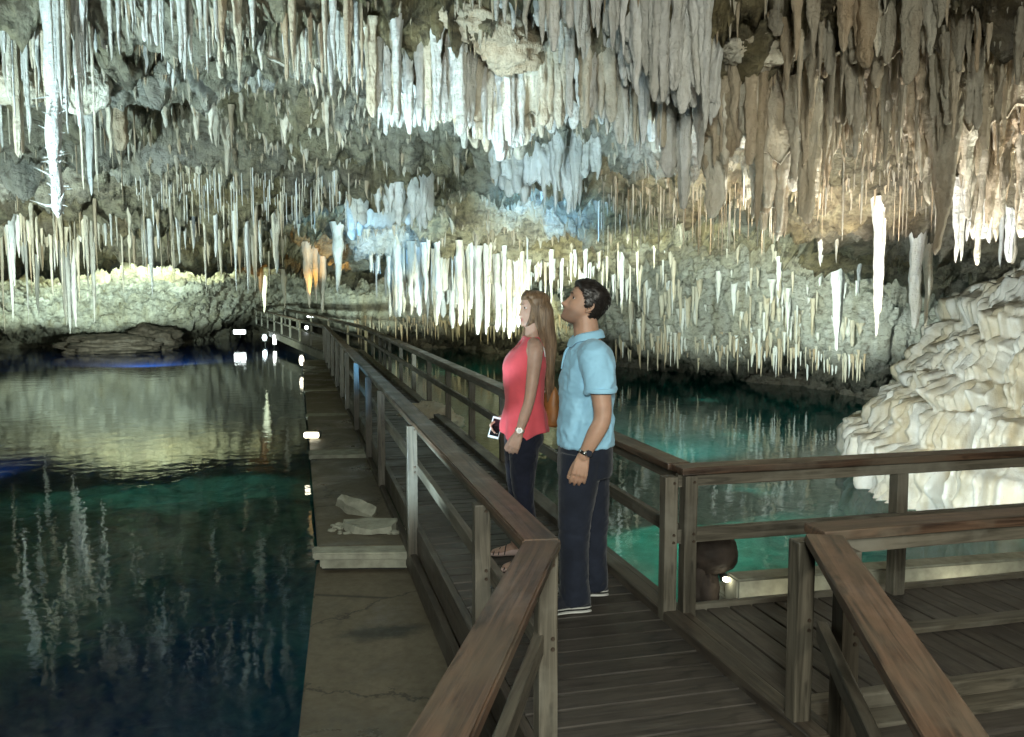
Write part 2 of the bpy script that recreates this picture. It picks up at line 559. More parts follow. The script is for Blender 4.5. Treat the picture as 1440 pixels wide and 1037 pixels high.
def build_shell():
    keys = sorted(SHELL)
    Dk = np.stack([np.interp(PYS, [a for a, _ in SHELL[k]], [b for _, b in SHELL[k]]) for k in keys], 1)
    ker = np.exp(-0.5 * (np.arange(-8, 9) / 2.5) ** 2)
    ker /= ker.sum()
    for j in range(Dk.shape[1]):
        pad = np.pad(Dk[:, j], 8, mode='edge')
        Dk[:, j] = np.convolve(pad, ker, 'valid')
    D = np.empty((len(PYS), len(PXS)))
    ks = np.array(keys, float)
    idx = np.clip(np.searchsorted(ks, PXS) - 1, 0, len(ks) - 2)
    t = (PXS - ks[idx]) / (ks[idx + 1] - ks[idx])
    t = t * t * (3 - 2 * t) * 0.6 + t * 0.4
    D = Dk[:, idx] * (1 - t) + Dk[:, idx + 1] * t
    PX, PY = np.meshgrid(PXS, PYS)
    P = at(PX, PY, D)
    # undercut at the waterline
    fwd = cam_ray(PX, PY)
    fwd[..., 2] = 0
    un = gnoise(P * np.array([0.35, 0.35, 0.2]) + 3.7)
    cut = sstep(0.75, 0.05, P[..., 2] + 0.55 * un) * (2.0 + 1.6 * un) * sstep(12, 17, D)
    P = P + fwd * cut[..., None]
    # normals
    du = np.gradient(P, axis=1)
    dv = np.gradient(P, axis=0)
    N = np.cross(du, dv)
    N /= np.linalg.norm(N, axis=-1)[..., None] + 1e-9
    toward = np.array([0, 0, EYE]) - P
    N *= np.sign((N * toward).sum(-1))[..., None]
    N[..., 2] -= 0.25
    N /= np.linalg.norm(N, axis=-1)[..., None]
    S = np.array([1, 1, 1.5])
    wall = sstep(330, 400, PY)
    big = fbm(P * 0.28, 3) * 0.75
    mid = ridged(P * S * 0.75 + 5, 3) * 0.30
    cs, sn = math.cos(YAW), math.sin(YAW)
    Q = np.stack([P[..., 0] * cs - P[..., 1] * sn, (P[..., 0] * sn + P[..., 1] * cs) * 0.42, P[..., 2] * 1.3], -1)
    warp = np.stack([fbm(Q * 1.3 + k * 31, 2) for k in range(3)], -1) * 0.30
    sm = ridged((Q + warp) * 1.9, 4, 0.6) * 0.36
    fine = ridged((Q + warp) * 6.0, 3, 0.6) * 0.11
    # flowstone ribs down the walls
    ang = P[..., 0] * 0.9 + P[..., 1] * 0.55
    ribs = ridged(np.stack([P[..., 0] * 1.3, P[..., 1] * 1.3, P[..., 2] * 0.25], -1) + warp * 0.6, 4, 0.6) * 0.58
    ceil_m = 1 - wall
    h = big * (1 - 0.4 * wall) + mid * (1 - 0.8 * wall) + sm * (1 - 0.82 * wall) + fine * (1 - 0.7 * wall) + ribs * wall
    # stepped ledges in the ceiling
    led = (P[..., 1] * 0.55 + 1.6 * fbm(P * 0.35 + 40, 3)) % 1.0
    h += ceil_m * 0.42 * sstep(0.0, 0.85, led) * sstep(1.0, 0.93, led) * sstep(7, 9, D)
    led2 = (Q[..., 1] * 3.4 + 1.5 * fbm(Q * 0.8 + 60, 3)) % 1.0
    h += ceil_m * 0.27 * sstep(0.0, 0.8, led2) * sstep(1.0, 0.9, led2)
    damp = sstep(-500, -100, PY) * 0.8 + 0.2
    P = P + N * (h * damp)[..., None]
    P[..., 2] = np.maximum(P[..., 2], -1.6)
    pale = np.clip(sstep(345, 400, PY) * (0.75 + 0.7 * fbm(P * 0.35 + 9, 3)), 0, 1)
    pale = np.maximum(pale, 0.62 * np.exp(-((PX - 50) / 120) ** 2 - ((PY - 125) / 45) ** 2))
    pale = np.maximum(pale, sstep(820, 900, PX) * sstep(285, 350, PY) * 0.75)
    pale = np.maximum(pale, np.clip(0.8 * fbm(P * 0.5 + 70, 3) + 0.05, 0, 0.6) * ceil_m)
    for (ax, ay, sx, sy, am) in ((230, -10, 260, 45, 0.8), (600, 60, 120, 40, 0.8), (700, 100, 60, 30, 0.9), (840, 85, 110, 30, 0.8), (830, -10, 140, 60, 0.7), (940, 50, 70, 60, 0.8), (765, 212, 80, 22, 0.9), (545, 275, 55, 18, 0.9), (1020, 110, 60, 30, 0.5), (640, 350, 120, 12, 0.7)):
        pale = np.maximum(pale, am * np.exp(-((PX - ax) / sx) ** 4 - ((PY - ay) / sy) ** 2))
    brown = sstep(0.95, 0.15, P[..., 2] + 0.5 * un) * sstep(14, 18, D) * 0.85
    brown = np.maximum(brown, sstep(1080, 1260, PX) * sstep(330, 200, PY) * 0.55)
    me = np_mesh('cave_rock', P.reshape(-1, 3), grid_faces(*PX.shape)[:, ::-1])
    for nm, arr in (('pale', pale), ('brown', brown)):
        a = me.attributes.new(nm, 'FLOAT', 'POINT')
        a.data.foreach_set('value', np.ascontiguousarray(arr, dtype=np.float32).ravel())
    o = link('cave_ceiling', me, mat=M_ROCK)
    tag(o, 'rock roof and far walls of the cave above the pool', None, None, 'structure')
    return P


SP = build_shell()


def photo_px(P):
    """where a world point falls in the photo"""
    X, Y, Zz = P[..., 0], P[..., 1], P[..., 2] - EYE
    x = X * math.cos(YAW) - Y * math.sin(YAW)
    f = X * math.sin(YAW) + Y * math.cos(YAW)
    zc = f * math.cos(PITCH) - Zz * math.sin(PITCH)
    yc = Zz * math.cos(PITCH) + f * math.sin(PITCH)
    return 720 + FOC * x / zc, 518.5 - FOC * yc / zc, f


from mathutils.bvhtree import BVHTree
_sub = SP[::2, ::2]
_bF = grid_faces(*_sub.shape[:2])
ROOF = BVHTree.FromPolygons(_sub.reshape(-1, 3).tolist(), _bF.tolist())


def roof_z(x, y, z0):
    """height of the rock straight above a point"""
    hit = ROOF.ray_cast(Vector((x, y, z0)), Vector((0, 0, 1)), 6.0)
    return None if hit[0] is None else hit[0].z


ZB_S = 2.5
ZB = np.full((290, 640), 99.0)
_x, _y, _f = photo_px(SP)
_i = np.floor((_y + 100) / ZB_S).astype(int)
_j = np.floor((_x + 80) / ZB_S).astype(int)
_ok = (_i >= 0) & (_i < 290) & (_j >= 0) & (_j < 640) & (_f > 1)
np.minimum.at(ZB, (_i[_ok], _j[_ok]), _f[_ok])


def rock_depth(px, py):
    """distance of the rock that shows at a photo pixel"""
    i = int(np.clip((py + 100) / ZB_S, 1, 288))
    j = int(np.clip((px + 80) / ZB_S, 1, 638))
    d = ZB[i, j]
    if d > 90:
        d = ZB[i - 1:i + 2, j - 1:j + 2].min()
    if d > 90:
        d = float(fwd_depth(shell_at(px, py)))
    return float(d)


def shell_at(px, py):
    i = np.clip(np.searchsorted(PYS, py), 0, len(PYS) - 1)
    j = np.clip(np.searchsorted(PXS, px), 0, len(PXS) - 1)
    return SP[i, j]


def fwd_depth(P):
    return P[..., 0] * math.sin(YAW) + P[..., 1] * math.cos(YAW)


# rear of the cave, behind the viewer: closes the room
def build_rear():
    th = np.linspace(R(-215), R(35), 60)
    ph = np.linspace(R(-12), R(90), 26)
    T, Fh = np.meshgrid(th, ph)
    V = np.stack([30 * np.cos(Fh) * np.cos(T), 14 * np.cos(Fh) * np.sin(T), -0.6 + 5.6 * np.sin(Fh)], -1)
    V = V + (fbm(V * 0.4, 3) * 0.9)[..., None] * np.array([0, 0, 1.0])
    me = np_mesh('cave_rear', V.reshape(-1, 3), grid_faces(*T.shape))
    for nm in ('pale', 'brown'):
        me.attributes.new(nm, 'FLOAT', 'POINT')
    o = link('cave_rear_wall', me, mat=M_ROCK)
    o.rotation_euler = (0, 0, -YAW)
    tag(o, kind='structure')


build_rear()


# ------------------------------------------------------------------ water and the pool bed
def build_water():
    nt = NT('cave_pool_water')
    for nd in list(nt.t.nodes):
        if nd != nt.out:
            nt.t.nodes.remove(nd)
    gl = nt.n('ShaderNodeBsdfGlossy')
    gl.inputs['Roughness'].default_value = 0.035
    gl.inputs['Color'].default_value = (1, 1, 1, 1)
    tr = nt.n('ShaderNodeBsdfTransparent')
    tr.inputs['Color'].default_value = (0.38, 0.78, 0.76, 1)
    df = nt.n('ShaderNodeBsdfDiffuse')
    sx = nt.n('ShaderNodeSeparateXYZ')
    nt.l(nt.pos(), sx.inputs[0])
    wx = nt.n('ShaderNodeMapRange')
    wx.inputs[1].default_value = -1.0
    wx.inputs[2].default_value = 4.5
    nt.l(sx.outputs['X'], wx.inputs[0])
    nt.l(nt.ramp(wx.outputs[0], [(0.0, (0.002, 0.014, 0.080)), (0.45, (0.004, 0.030, 0.062)), (1.0, (0.005, 0.095, 0.088))]), df.inputs['Color'])  # blue to teal body colour; the teal also paints in underwater lamp glow
    fr = nt.n('ShaderNodeFresnel')
    fr.inputs['IOR'].default_value = 1.17
    m1 = nt.n('ShaderNodeMixShader')
    m1.inputs[0].default_value = 0.40
    nt.l(tr.outputs[0], m1.inputs[1])
    nt.l(df.outputs[0], m1.inputs[2])
    m2 = nt.n('ShaderNodeMixShader')
    nt.l(fr.outputs[0], m2.inputs[0])
    nt.l(m1.outputs[0], m2.inputs[1])
    nt.l(gl.outputs[0], m2.inputs[2])
    nt.l(m2.outputs[0], nt.out.inputs['Surface'])
    a = nt.noise(nt.pos((1, 1, 1)), 3.2, 3, 0.5, 0.3)
    b = nt.noise(nt.pos((1, 1, 1)), 0.5, 2, 0.5)
    c = nt.noise(nt.pos((1, 1, 1)), 11.0, 2, 0.5)
    b1 = nt.bump(a, 0.13, 0.032)
    b2 = nt.bump(b, 0.10, 0.06, b1)
    b3 = nt.bump(c, 0.06, 0.010, b2)
    nt.l(b3, gl.inputs['Normal'])
    nt.l(b3, fr.inputs['Normal'])
    s = 70
    V = np.array([[-s, -20, WATER_Z], [s, -20, WATER_Z], [s, s, WATER_Z], [-s, s, WATER_Z]], float)
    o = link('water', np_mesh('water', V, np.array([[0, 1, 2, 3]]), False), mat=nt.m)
    tag(o, 'dark blue and teal cave pool around the boardwalk', kind='structure')
    # bed
    g = np.linspace(-1, 1, 150)
    X, Y = np.meshgrid(g * 36 + 4, g * 36 + 22)
    shallow = sstep(1.5, 4.5, X) * sstep(30, 16, Y)
    P = np.stack([X, Y, 0 * X], -1)
    Z = -6.5 + 2.6 * shallow + fbm(P * 0.25, 3) * 0.9 + ridged(P * 0.6, 3) * 0.22
    Z = np.minimum(Z, -1.35)
    nb = NT('pool_bed_rock')
    nb.l(nb.ramp(nb.noise(nb.pos(), 1.1, 6, 0.65), [(0.3, (0.10, 0.11, 0.08)), (0.65, (0.42, 0.44, 0.36))]), nb.b.inputs['Base Color'])
    nb.b.inputs['Roughness'].default_value = 0.8
    o = link('pool_bed', np_mesh('pool_bed', np.stack([X, Y, Z], -1).reshape(-1, 3), grid_faces(150, 150)), mat=nb.m)
    tag(o, kind='structure')


build_water()


# ------------------------------------------------------------------ stalactite shapes, unit length, unit base radius, hanging along -Z
def spike(kind, seed, sides, rings):
    rr = np.random.default_rng(seed)
    t = np.linspace(0, 1, rings)
    if kind == 'straw':
        r = 1 - 0.45 * t
        r *= 1 + 0.12 * np.sin(t * 23 + seed)
        r[-1] *= 0.35
    elif kind == 'cone':
        r = (1 - t) ** (0.55 + 0.3 * rr.random()) * 0.93 + 0.07
        r *= 1 + 0.10 * np.sin(t * 17 + seed) + 0.05 * np.sin(t * 41 + seed * 2)
        r[-1] *= 0.3
    elif kind == 'column':
        r = 1 - 0.28 * t - 0.28 * sstep(0.86, 1.0, t)
        r *= 1 + 0.09 * np.sin(t * 12 + seed) + 0.07 * np.sin(t * 29 + seed * 1.7) + rr.normal(size=rings) * 0.03
        r[-1] *= 0.72
    else:                       # 'fluted': fat body drawn out into a point
        r = 0.25 + 0.75 * (1 - sstep(0.25, 1.0, t))
        r *= 1 + 0.10 * np.sin(t * 15 + seed) + rr.normal(size=rings) * 0.03
        r[-1] *= 0.3
    r = r + 0.30 * np.exp(-t * 9)
    a = np.linspace(0, 2 * math.pi, sides, endpoint=False)
    T, A = np.meshgrid(t, a, indexing='ij')
    lump = 1 + 0.13 * np.sin(2 * A + 3 * T + seed) + 0.12 * np.sin(3 * A - 2 * T + seed * 2.1) + 0.10 * np.sin(5 * A + seed + 1.5 * T)
    lump += 0.17 * fbm(np.stack([np.cos(A) * 1.7, np.sin(A) * 1.7, T * 5 + seed * 3], -1), 4, 0.6) + rr.normal(size=T.shape) * 0.02
    rad = r[:, None] * lump
    bx = 0.30 * (fbm(np.stack([t * 2.2, 0 * t + seed, 0 * t], -1), 2)) * (t ** 0.5)
    by = 0.30 * (fbm(np.stack([t * 2.2, 0 * t + seed, 0 * t + 9], -1), 2)) * (t ** 0.5)
    V = np.stack([np.cos(A) * rad + bx[:, None] * 2, np.sin(A) * rad + by[:, None] * 2, -T], -1).reshape(-1, 3)
    F = grid_faces(rings, sides, True)[:, ::-1]
    V = np.concatenate([V, [[bx[-1] * 2, by[-1] * 2, -1.0 - 0.01]]])
    tip = len(V) - 1
    base = (rings - 1) * sides
    cap = [[base + (k + 1) % sides, base + k, tip, tip] for k in range(sides)]
    return V, F, np.array(cap)


SPK = {}


def spike_mesh(kind, var, matname, mat):
    key = (kind, var, matname)
    if key not in SPK:
        V, F, cap = spike(kind, var * 7 + len(kind), 20, 40)
        F3 = np.concatenate([F[:, [0, 1, 2]], F[:, [0, 2, 3]], cap[:, :3]])
        me = np_mesh('stalactite', V, F3)
        me.materials.append(mat)
        SPK[key] = me
    return SPK[key]


MATS = {'white': M_WHITE, 'cream': M_CREAM, 'tan': M_TAN, 'dusk': M_DUSK}
STUFF = {}                      # small stalactites gathered per (name, material)
SMALL = {}


def small_spike(kind, var):
    if (kind, var) not in SMALL:
        V, F, cap = spike(kind, var * 5 + 3, 6, 7)
        SMALL[(kind, var)] = (V, np.concatenate([F[:, [0, 1, 2]], F[:, [0, 2, 3]], cap[:, :3]]))
    return SMALL[(kind, var)]


WORDS = 'first second third fourth fifth sixth seventh eighth ninth tenth eleventh twelfth thirteenth fourteenth fifteenth sixteenth seventeenth eighteenth nineteenth'.split()
TENS = {2: 'twent', 3: 'thirt', 4: 'fort', 5: 'fift', 6: 'sixt', 7: 'sevent', 8: 'eight', 9: 'ninet'}


def ordinal(n):
    if n < 20:
        return WORDS[n - 1]
    t, u = divmod(n, 10)
    return TENS[t] + 'ieth' if u == 0 else TENS[t] + 'y ' + WORDS[u - 1]


QUEUE = []
MAX_IND = 296


def hang(px, py, Lpx, wpx, kind, mat, label=None, group=None, stuff=None, lift=0.35, pull=0.0):
    """hang one stalactite from the rock seen at px, py; its length and width are given in photo pixels at that distance"""
    d = rock_depth(px, py)
    m = d / FOC
    w = wpx * m * 0.5
    best = None
    for off in (0.0, 0.12, -0.12, 0.3, -0.3, 0.55, -0.5, 0.9, 1.4):
        q = at(px, py, d * 1.004 - pull * 0.4 + off * max(1.0, d / 11))
        zt = q[2] - Lpx * m
        zr = roof_z(q[0], q[1], zt + 0.3 * Lpx * m)
        gap = 9.0 if zr is None else abs(zr - q[2])
        if best is None or gap < best[0]:
            best = (gap, q, zt, zr)
        if gap < 0.08:
            break
    gap, q, zt, zr = best
    lim = 0.9 if stuff is None else {'wall_fringe': 0.15, 'rock_drips': 0.15, 'soda_straws': 0.4}.get(stuff, 0.6)
    if stuff in ('wall_fringe', 'rock_drips') and gap >= lim:
        q = at(px, py, d * 1.004 + 0.05)
        zt = q[2] - Lpx * m
    z0 = (zr if zr is not None and gap < lim else q[2]) + 0.05 + 0.5 * w
    L = z0 - zt                    # the top is buried in the rock
    rz = random.uniform(0, 6.28)
    job = dict(px=px, area=Lpx * wpx, loc=(float(q[0]), float(q[1]), float(z0)), L=float(L), w=float(w), Lpx=Lpx, kind=kind, mat=mat, label=label, group=group, stuff=stuff, rz=rz, d=d, o=None)
    job['tilt'] = (random.gauss(0, 0.012), random.gauss(0, 0.012))
    job['var'] = random.randrange(7)
    if stuff is None:
        if group is None:          # named one by one: build at once
            make_stalactite(job, label)
            return job['o']
        QUEUE.append(job)
        return job
    add_small(job, stuff)
    return job


def make_stalactite(j, label):
    o = bpy.data.objects.new('stalactite', spike_mesh(j['kind'], j['var'], j['mat'], MATS[j['mat']]))
    COL.objects.link(o)
    o.location = j['loc']
    o.scale = (j['w'], j['w'], j['L'])
    o.rotation_euler = (*j['tilt'], j['rz'])
    tag(o, label, 'stalactite', j['group'] or 'stalactites hanging from the cave roof')
    j['o'] = o
    NAMED.append(o)
    return o


NAMED = []


def add_small(j, stuff, fine=False):
    if fine:
        V, F, cap = SMALL.get((j['kind'], j['var'], 'f')) or (None, None, None)
        if V is None:
            V, F, cap = SMALL[(j['kind'], j['var'], 'f')] = spike(j['kind'], j['var'] * 7 + len(j['kind']), 12, 20)
        F = np.concatenate([F[:, [0, 1, 2]], F[:, [0, 2, 3]], cap[:, :3]])
    else:
        V, F = small_spike(j['kind'], j['var'] % 6)
    c, s = math.cos(j['rz']), math.sin(j['rz'])
    w, L, loc = j['w'], j['L'], j['loc']
    W = np.stack([(V[:, 0] * c - V[:, 1] * s) * w + loc[0], (V[:, 0] * s + V[:, 1] * c) * w + loc[1], V[:, 2] * L + loc[2]], -1)
    STUFF.setdefault((stuff, j['mat']), []).append((W, F))


COLOUR = {'white': 'white', 'cream': 'ivory', 'tan': 'tan', 'dusk': 'dim brown'}
FORM = {'straw': 'rod', 'cone': 'pointed', 'column': 'blunt', 'fluted': 'bulging'}


def flush_queue():
    """the largest become single objects, each with a label of its own; the rest of a row is joined"""
    QUEUE.sort(key=lambda j: -j['area'])
    keep, rest = QUEUE[:MAX_IND - len(NAMED)], QUEUE[MAX_IND - len(NAMED):]
    by = {}
    for j in keep:
        by.setdefault(j['group'], []).append(j)
    for g, lst in by.items():
        lst.sort(key=lambda j: j['px'])
        ls = sorted(j['Lpx'] for j in lst)
        for k, j in enumerate(lst):
            size = 'long' if j['Lpx'] > ls[int(len(ls) * 0.66)] else ('short' if j['Lpx'] < ls[int(len(ls) * 0.33)] else 'middling')
            make_stalactite(j, '%s %s %s stalactite, %s from left %s' % (size, COLOUR[j['mat']], FORM[j['kind']], ordinal(k + 1).replace(' ', '-'), j['label']))
    for j in rest:
        add_small(j, 'small_stalactites', True)


def curtain(px0, px1, base, low, mat, label, thick=0.10, seed=0, rib=0.09, push=0.12, soft=False):
    """calcite sheet that joins the upper parts of a row of stalactites; ribbed, with a ragged lower edge"""
    n = int((px1 - px0) / 2.2)
    u = np.linspace(0, 1, n)
    px = px0 + (px1 - px0) * u
    b = np.array([np.mean(base(v)) if callable(base) else np.mean(base) for v in u])
    l = np.array([np.mean(low(v)) if callable(low) else np.mean(low) for v in u])
    d = np.array([rock_depth(x, y) for x, y in zip(px, b)])
    k = 25
    pad = np.pad(d, k, mode='edge')
    d = np.array([np.median(pad[i:i + 2 * k + 1]) for i in range(n)])
    pad = np.pad(d, k, mode='edge')
    d = np.convolve(pad, np.ones(2 * k + 1) / (2 * k + 1), 'valid') + push
    m = d / FOC
    s = np.cumsum(m) * (px[1] - px[0])
    q0 = np.stack([s * 0 + seed, s, s * 0], -1)
    if soft:
        b0 = np.full(n, 0.0)
        top_j = 0.5 * fbm(q0 * 0.8 + 3, 3)
    rag = 0.60 * fbm(q0 * 2.4, 2) + 0.55 * ridged(q0 * 5.0, 2)
    top = at(px, b, d)
    L = (l - b) * m * (0.62 + 0.42 * rag)
    L = np.maximum(L, 0.12)
    L *= np.minimum(1, np.minimum(u, 1 - u) * 14 + 0.25)
    rows = 22
    t = np.linspace(0, 1, rows)
    P = np.repeat(top[None], rows, 0)
    P[..., 2] += 0.28
    if soft:
        P[..., 2] += top_j[None] * (1 - t[:, None])
    P[..., 2] -= t[:, None] * (L[None] + 0.28)
    nrm = -cam_ray(px, 400 + 0 * px)
    nrm[..., 2] = 0
    nrm /= np.linalg.norm(nrm, axis=-1)[..., None]
    qq = np.stack([np.repeat(s[None], rows, 0) * 6.0, np.repeat(t[:, None], n, 1) * 1.3, np.full((rows, n), seed * 2.7)], -1)
    h = rib * (1 - 2.0 * np.abs(gnoise(qq))) + rib * 0.5 * (1 - 2 * np.abs(gnoise(qq * np.array([2.3, 1.2, 1]) + 5))) + 0.10 * fbm(qq * 0.35, 2)
    h *= (1 - 0.55 * t[:, None])
    ft = h + thick * (1 - t[:, None] * 0.7)
    if soft:                       # grows out of the wall instead of hanging from a lip
        ft = (ft + 0.5 * thick) * sstep(0.0, 0.55, t)[:, None] - 0.35 * (1 - sstep(0, 0.5, t))[:, None]
    front = P + nrm[None] * ft[..., None]
    back = P - nrm[None] * (thick * (1 - t[:, None] * 0.7) + (0.5 if soft else 0))[..., None]
    V = np.concatenate([front.reshape(-1, 3), back.reshape(-1, 3)])
    off = rows * n
    F = grid_faces(rows, n).tolist() + (grid_faces(rows, n)[:, ::-1] + off).tolist()
    e = (rows - 1) * n
    F += [[e + j, e + j + off, e + j + 1 + off, e + j + 1] for j in range(n - 1)]
    o = link('calcite_curtain', np_mesh('calcite_curtain', V, np.array(F)), mat=mat)
    tag(o, label, 'stalactite curtain', 'calcite curtains of the cave roof')
    return o


def flush_stuff():
    for (nm, mat), lst in STUFF.items():
        off, Vs, Fs = 0, [], []
        for V, F in lst:
            Vs.append(V)
            Fs.append(F + off)
            off += len(V)
        me = np_mesh(nm, np.concatenate(Vs), np.concatenate(Fs))
        o = link(nm, me, mat=MATS[mat])
        tag(o, STUFF_LABEL.get(nm, 'fringe of small stalactites on the cave roof'), kind='stuff')


STUFF_LABEL = {
    'small_stalactites': 'smaller stalactites filling the gaps between the large ones',
    'soda_straws': 'masses of thin soda straw stalactites hanging from the roof',
    'rock_drips': 'short knobbly drips covering the ledges of the roof',
    'wall_fringe': 'fringe of thin stalactites along the foot of the far walls',
    'distant_curtain': 'blurred curtain of thin stalactites in front of the far wall',
}


def row(n, px0, px1, base, tip, wid, kinds, mats, label=None, group=None, stuff=None, pull=(0, 0.3), lift=0.35, curve=None, jit=1.0):
    """n stalactites spread over px0..px1; base and tip are (lo, hi) photo rows, or functions of 0..1 along the row"""
    xs = np.linspace(px0, px1, n) + rng.uniform(-0.6, 0.6, n) * (px1 - px0) / max(n, 1) * jit
    out = []
    for k, x in enumerate(xs):
        u = (x - px0) / (px1 - px0 + 1e-9)
        b = base(u) if callable(base) else base
        t = tip(u) if callable(tip) else tip
        y0 = random.uniform(*b)
        y1 = t[0] + (t[1] - t[0]) * random.random() ** (1.2 if stuff is None else 2.2)
        if y1 < y0 + 6:
            y1 = y0 + 6
        w = random.uniform(*wid)
        lab = random.choice(label) if isinstance(label, (list, tuple)) else label
        o = hang(x, y0, y1 - y0, w, random.choice(kinds), random.choice(mats), lab, group, stuff, lift, random.uniform(*pull))
        out.append(o)
    return out


def lerp(a, b):
    return lambda u: (a[0] + (b[0] - a[0]) * u, a[1] + (b[1] - a[1]) * u)


def keys(*kv):
    """piecewise linear (u, lo, hi)"""
    us = [k[0] for k in kv]
    return lambda u: (float(np.interp(u, us, [k[1] for k in kv])), float(np.interp(u, us, [k[2] for k in kv])))

# ---- upper left: bright white straws and rods close to the camera
row(34, 0, 120, (-40, -5), (50, 190), (5, 12), ['straw', 'cone'], ['white', 'white', 'cream'], 'in the upper left corner', 'pale rods in the upper left corner')
row(48, 110, 300, (-40, 5), keys((0, 20, 80), (0.5, 30, 95), (0.72, 55, 110), (1, 30, 95)), (5, 12), ['straw', 'cone', 'cone'], ['white'], 'along the bright top left edge', 'bright white straws along the top left')
row(50, 296, 508, (-30, 45), keys((0, 50, 90), (0.35, 70, 118), (0.7, 85, 128), (1, 90, 135)), (6, 14), ['cone', 'straw', 'fluted'], ['white', 'white', 'cream', 'tan'], 'among the rusty topped row', 'white tipped stalactites left of the main cluster')
o = hang(238, -20, 130, 15, 'cone', 'white', 'long bright white spike, longest of the lit straws at the top left')
o = hang(256, -15, 122, 15, 'cone', 'white', 'bright white spike just right of the longest lit straw')
o = hang(158, 5, 80, 13, 'cone', 'tan', 'green tinged short stalactite among the white straws')
o = hang(128, -10, 88, 15, 'fluted', 'tan', 'brown stubby stalactite between white straws at the top left')
big = hang(73, -25, 316, 27, 'straw', 'white', 'thick white column stalactite bristling with tiny crystal spikes')
row(12, 4, 130, (30, 130), (120, 285), (3, 5.5), ['straw'], ['cream', 'white'], 'beside the bristly white column', 'thin straws by the bristly column')
# middle left row on the olive ledge
hang(277, 150, 92, 26, 'fluted', 'cream', 'broad cone stalactite ending in a needle under the olive ledge')
hang(318, 158, 86, 18, 'fluted', 'cream', 'slender tan cone to the right of the needle tipped one')
hang(166, 112, 96, 24, 'column', 'tan', 'grey brown hanging column beside the white rock knob')
hang(153, 150, 70, 12, 'cone', 'cream', 'thin drooping stalactite left of the grey brown column')
hang(126, 160, 112, 14, 'cone', 'white', 'pale tapering stalactite below the white rock knob')
hang(386, 262, 120, 17, 'cone', 'cream', 'lone long cream stalactite hanging above the far walkway')
row(20, 225, 480, (150, 168), (165, 215), (7, 13), ['cone', 'fluted'], ['cream', 'tan'], 'along the lip of the olive ledge', 'small cones along the olive ledge')

# ---- fused sheets behind the rows
curtain(506, 665, keys((0, 45, 45), (1, 85, 85)), keys((0, 105, 105), (0.3, 160, 160), (1, 165, 165)), M_WHITE, 'fused white calcite sheet behind the left third of the central cluster', seed=1)
curtain(640, 768, (96, 96), keys((0, 172, 172), (1, 185, 185)), M_CREAM, 'fused ivory calcite sheet behind the middle of the central cluster', seed=2)
curtain(752, 945, (82, 82), keys((0, 160, 160), (1, 180, 180)), M_CREAM, 'fused ivory calcite sheet behind the right third of the central cluster', seed=3)
curtain(870, 1015, keys((0, 20, 20), (1, 70, 70)), keys((0, 90, 90), (1, 170, 170)), M_WHITE, 'icy blue fused calcite sheet beside the central cluster', seed=4)
curtain(984, 1070, (112, 112), (215, 215), M_CREAM, 'fused tan calcite sheet behind the left organ pipes', seed=5)
curtain(1062, 1185, (118, 118), (235, 235), M_CREAM, 'fused rusty calcite sheet behind the right organ pipes', seed=6)
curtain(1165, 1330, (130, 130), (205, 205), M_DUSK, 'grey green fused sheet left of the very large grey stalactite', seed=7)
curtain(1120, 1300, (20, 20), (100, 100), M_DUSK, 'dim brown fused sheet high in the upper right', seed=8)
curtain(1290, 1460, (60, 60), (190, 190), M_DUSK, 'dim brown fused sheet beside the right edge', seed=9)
curtain(697, 840, keys((0, 215, 215), (1, 200, 200)), keys((0, 255, 255), (0.75, 290, 290), (1, 240, 240)), M_WHITE, 'blue lit fused drapery in mid cave above the woman', seed=10, rib=0.14)
curtain(496, 600, keys((0, 288, 288), (1, 256, 256)), keys((0, 332, 332), (0.7, 325, 325), (1, 310, 310)), M_WHITE, 'blue lit fused drapery over the walkway', seed=11, rib=0.14)
curtain(300, 500, keys((0, 20, 20), (1, 45, 45)), keys((0, 80, 80), (1, 110, 110)), M_CREAM, 'fused rusty topped calcite sheet left of the central cluster', seed=12)
curtain(545, 745, keys((0, 348, 348), (1, 362, 362)), keys((0, 415, 415), (1, 430, 430)), M_CREAM, 'yellow lit fused curtain on the far roof behind the couple', seed=13, rib=0.2, thick=0.2)
# ---- the big central cluster
G_MAIN = 'white stalactites of the main central cluster'
L_MAIN = 'in the dense central cluster'
T1 = keys((0, 90, 130), (0.12, 130, 165), (0.3, 150, 186), (0.42, 140, 180), (0.6, 160, 192), (0.72, 150, 172), (1, 155, 196))
row(66, 506, 660, keys((0, 30, 60), (1, 62, 105)), T1, (9, 19), ['column', 'cone', 'column', 'column'], ['white', 'white', 'cream'], 'in the left third of the central cluster', 'white stalactites in the left third of the central cluster', pull=(0, 0.9))
row(54, 640, 762, (80, 118), keys((0, 165, 195), (0.5, 185, 218), (0.8, 190, 220), (1, 165, 190)), (10, 22), ['column', 'column', 'column', 'fluted'], ['white', 'cream', 'cream', 'white'], 'in the middle of the central cluster', 'white stalactites in the middle of the central cluster', pull=(0, 0.9))
row(74, 755, 935, (60, 105), keys((0, 150, 180), (0.35, 145, 186), (0.5, 150, 180), (0.65, 180, 212), (0.8, 185, 215), (0.88, 150, 190), (1, 195, 222)), (9, 20), ['column', 'column', 'cone', 'column'], ['cream', 'white', 'cream', 'white'], 'in the right third of the central cluster', 'white stalactites in the right third of the central cluster', pull=(0, 0.9))
hang(541, 60, 124, 26, 'fluted', 'white', 'long white point at the left end of the central cluster')
hang(706, 108, 114, 26, 'column', 'white', 'blunt white column, lower of the pair in mid cluster')
hang(728, 108, 112, 26, 'column', 'cream', 'blunt ivory column beside the white one in mid cluster')
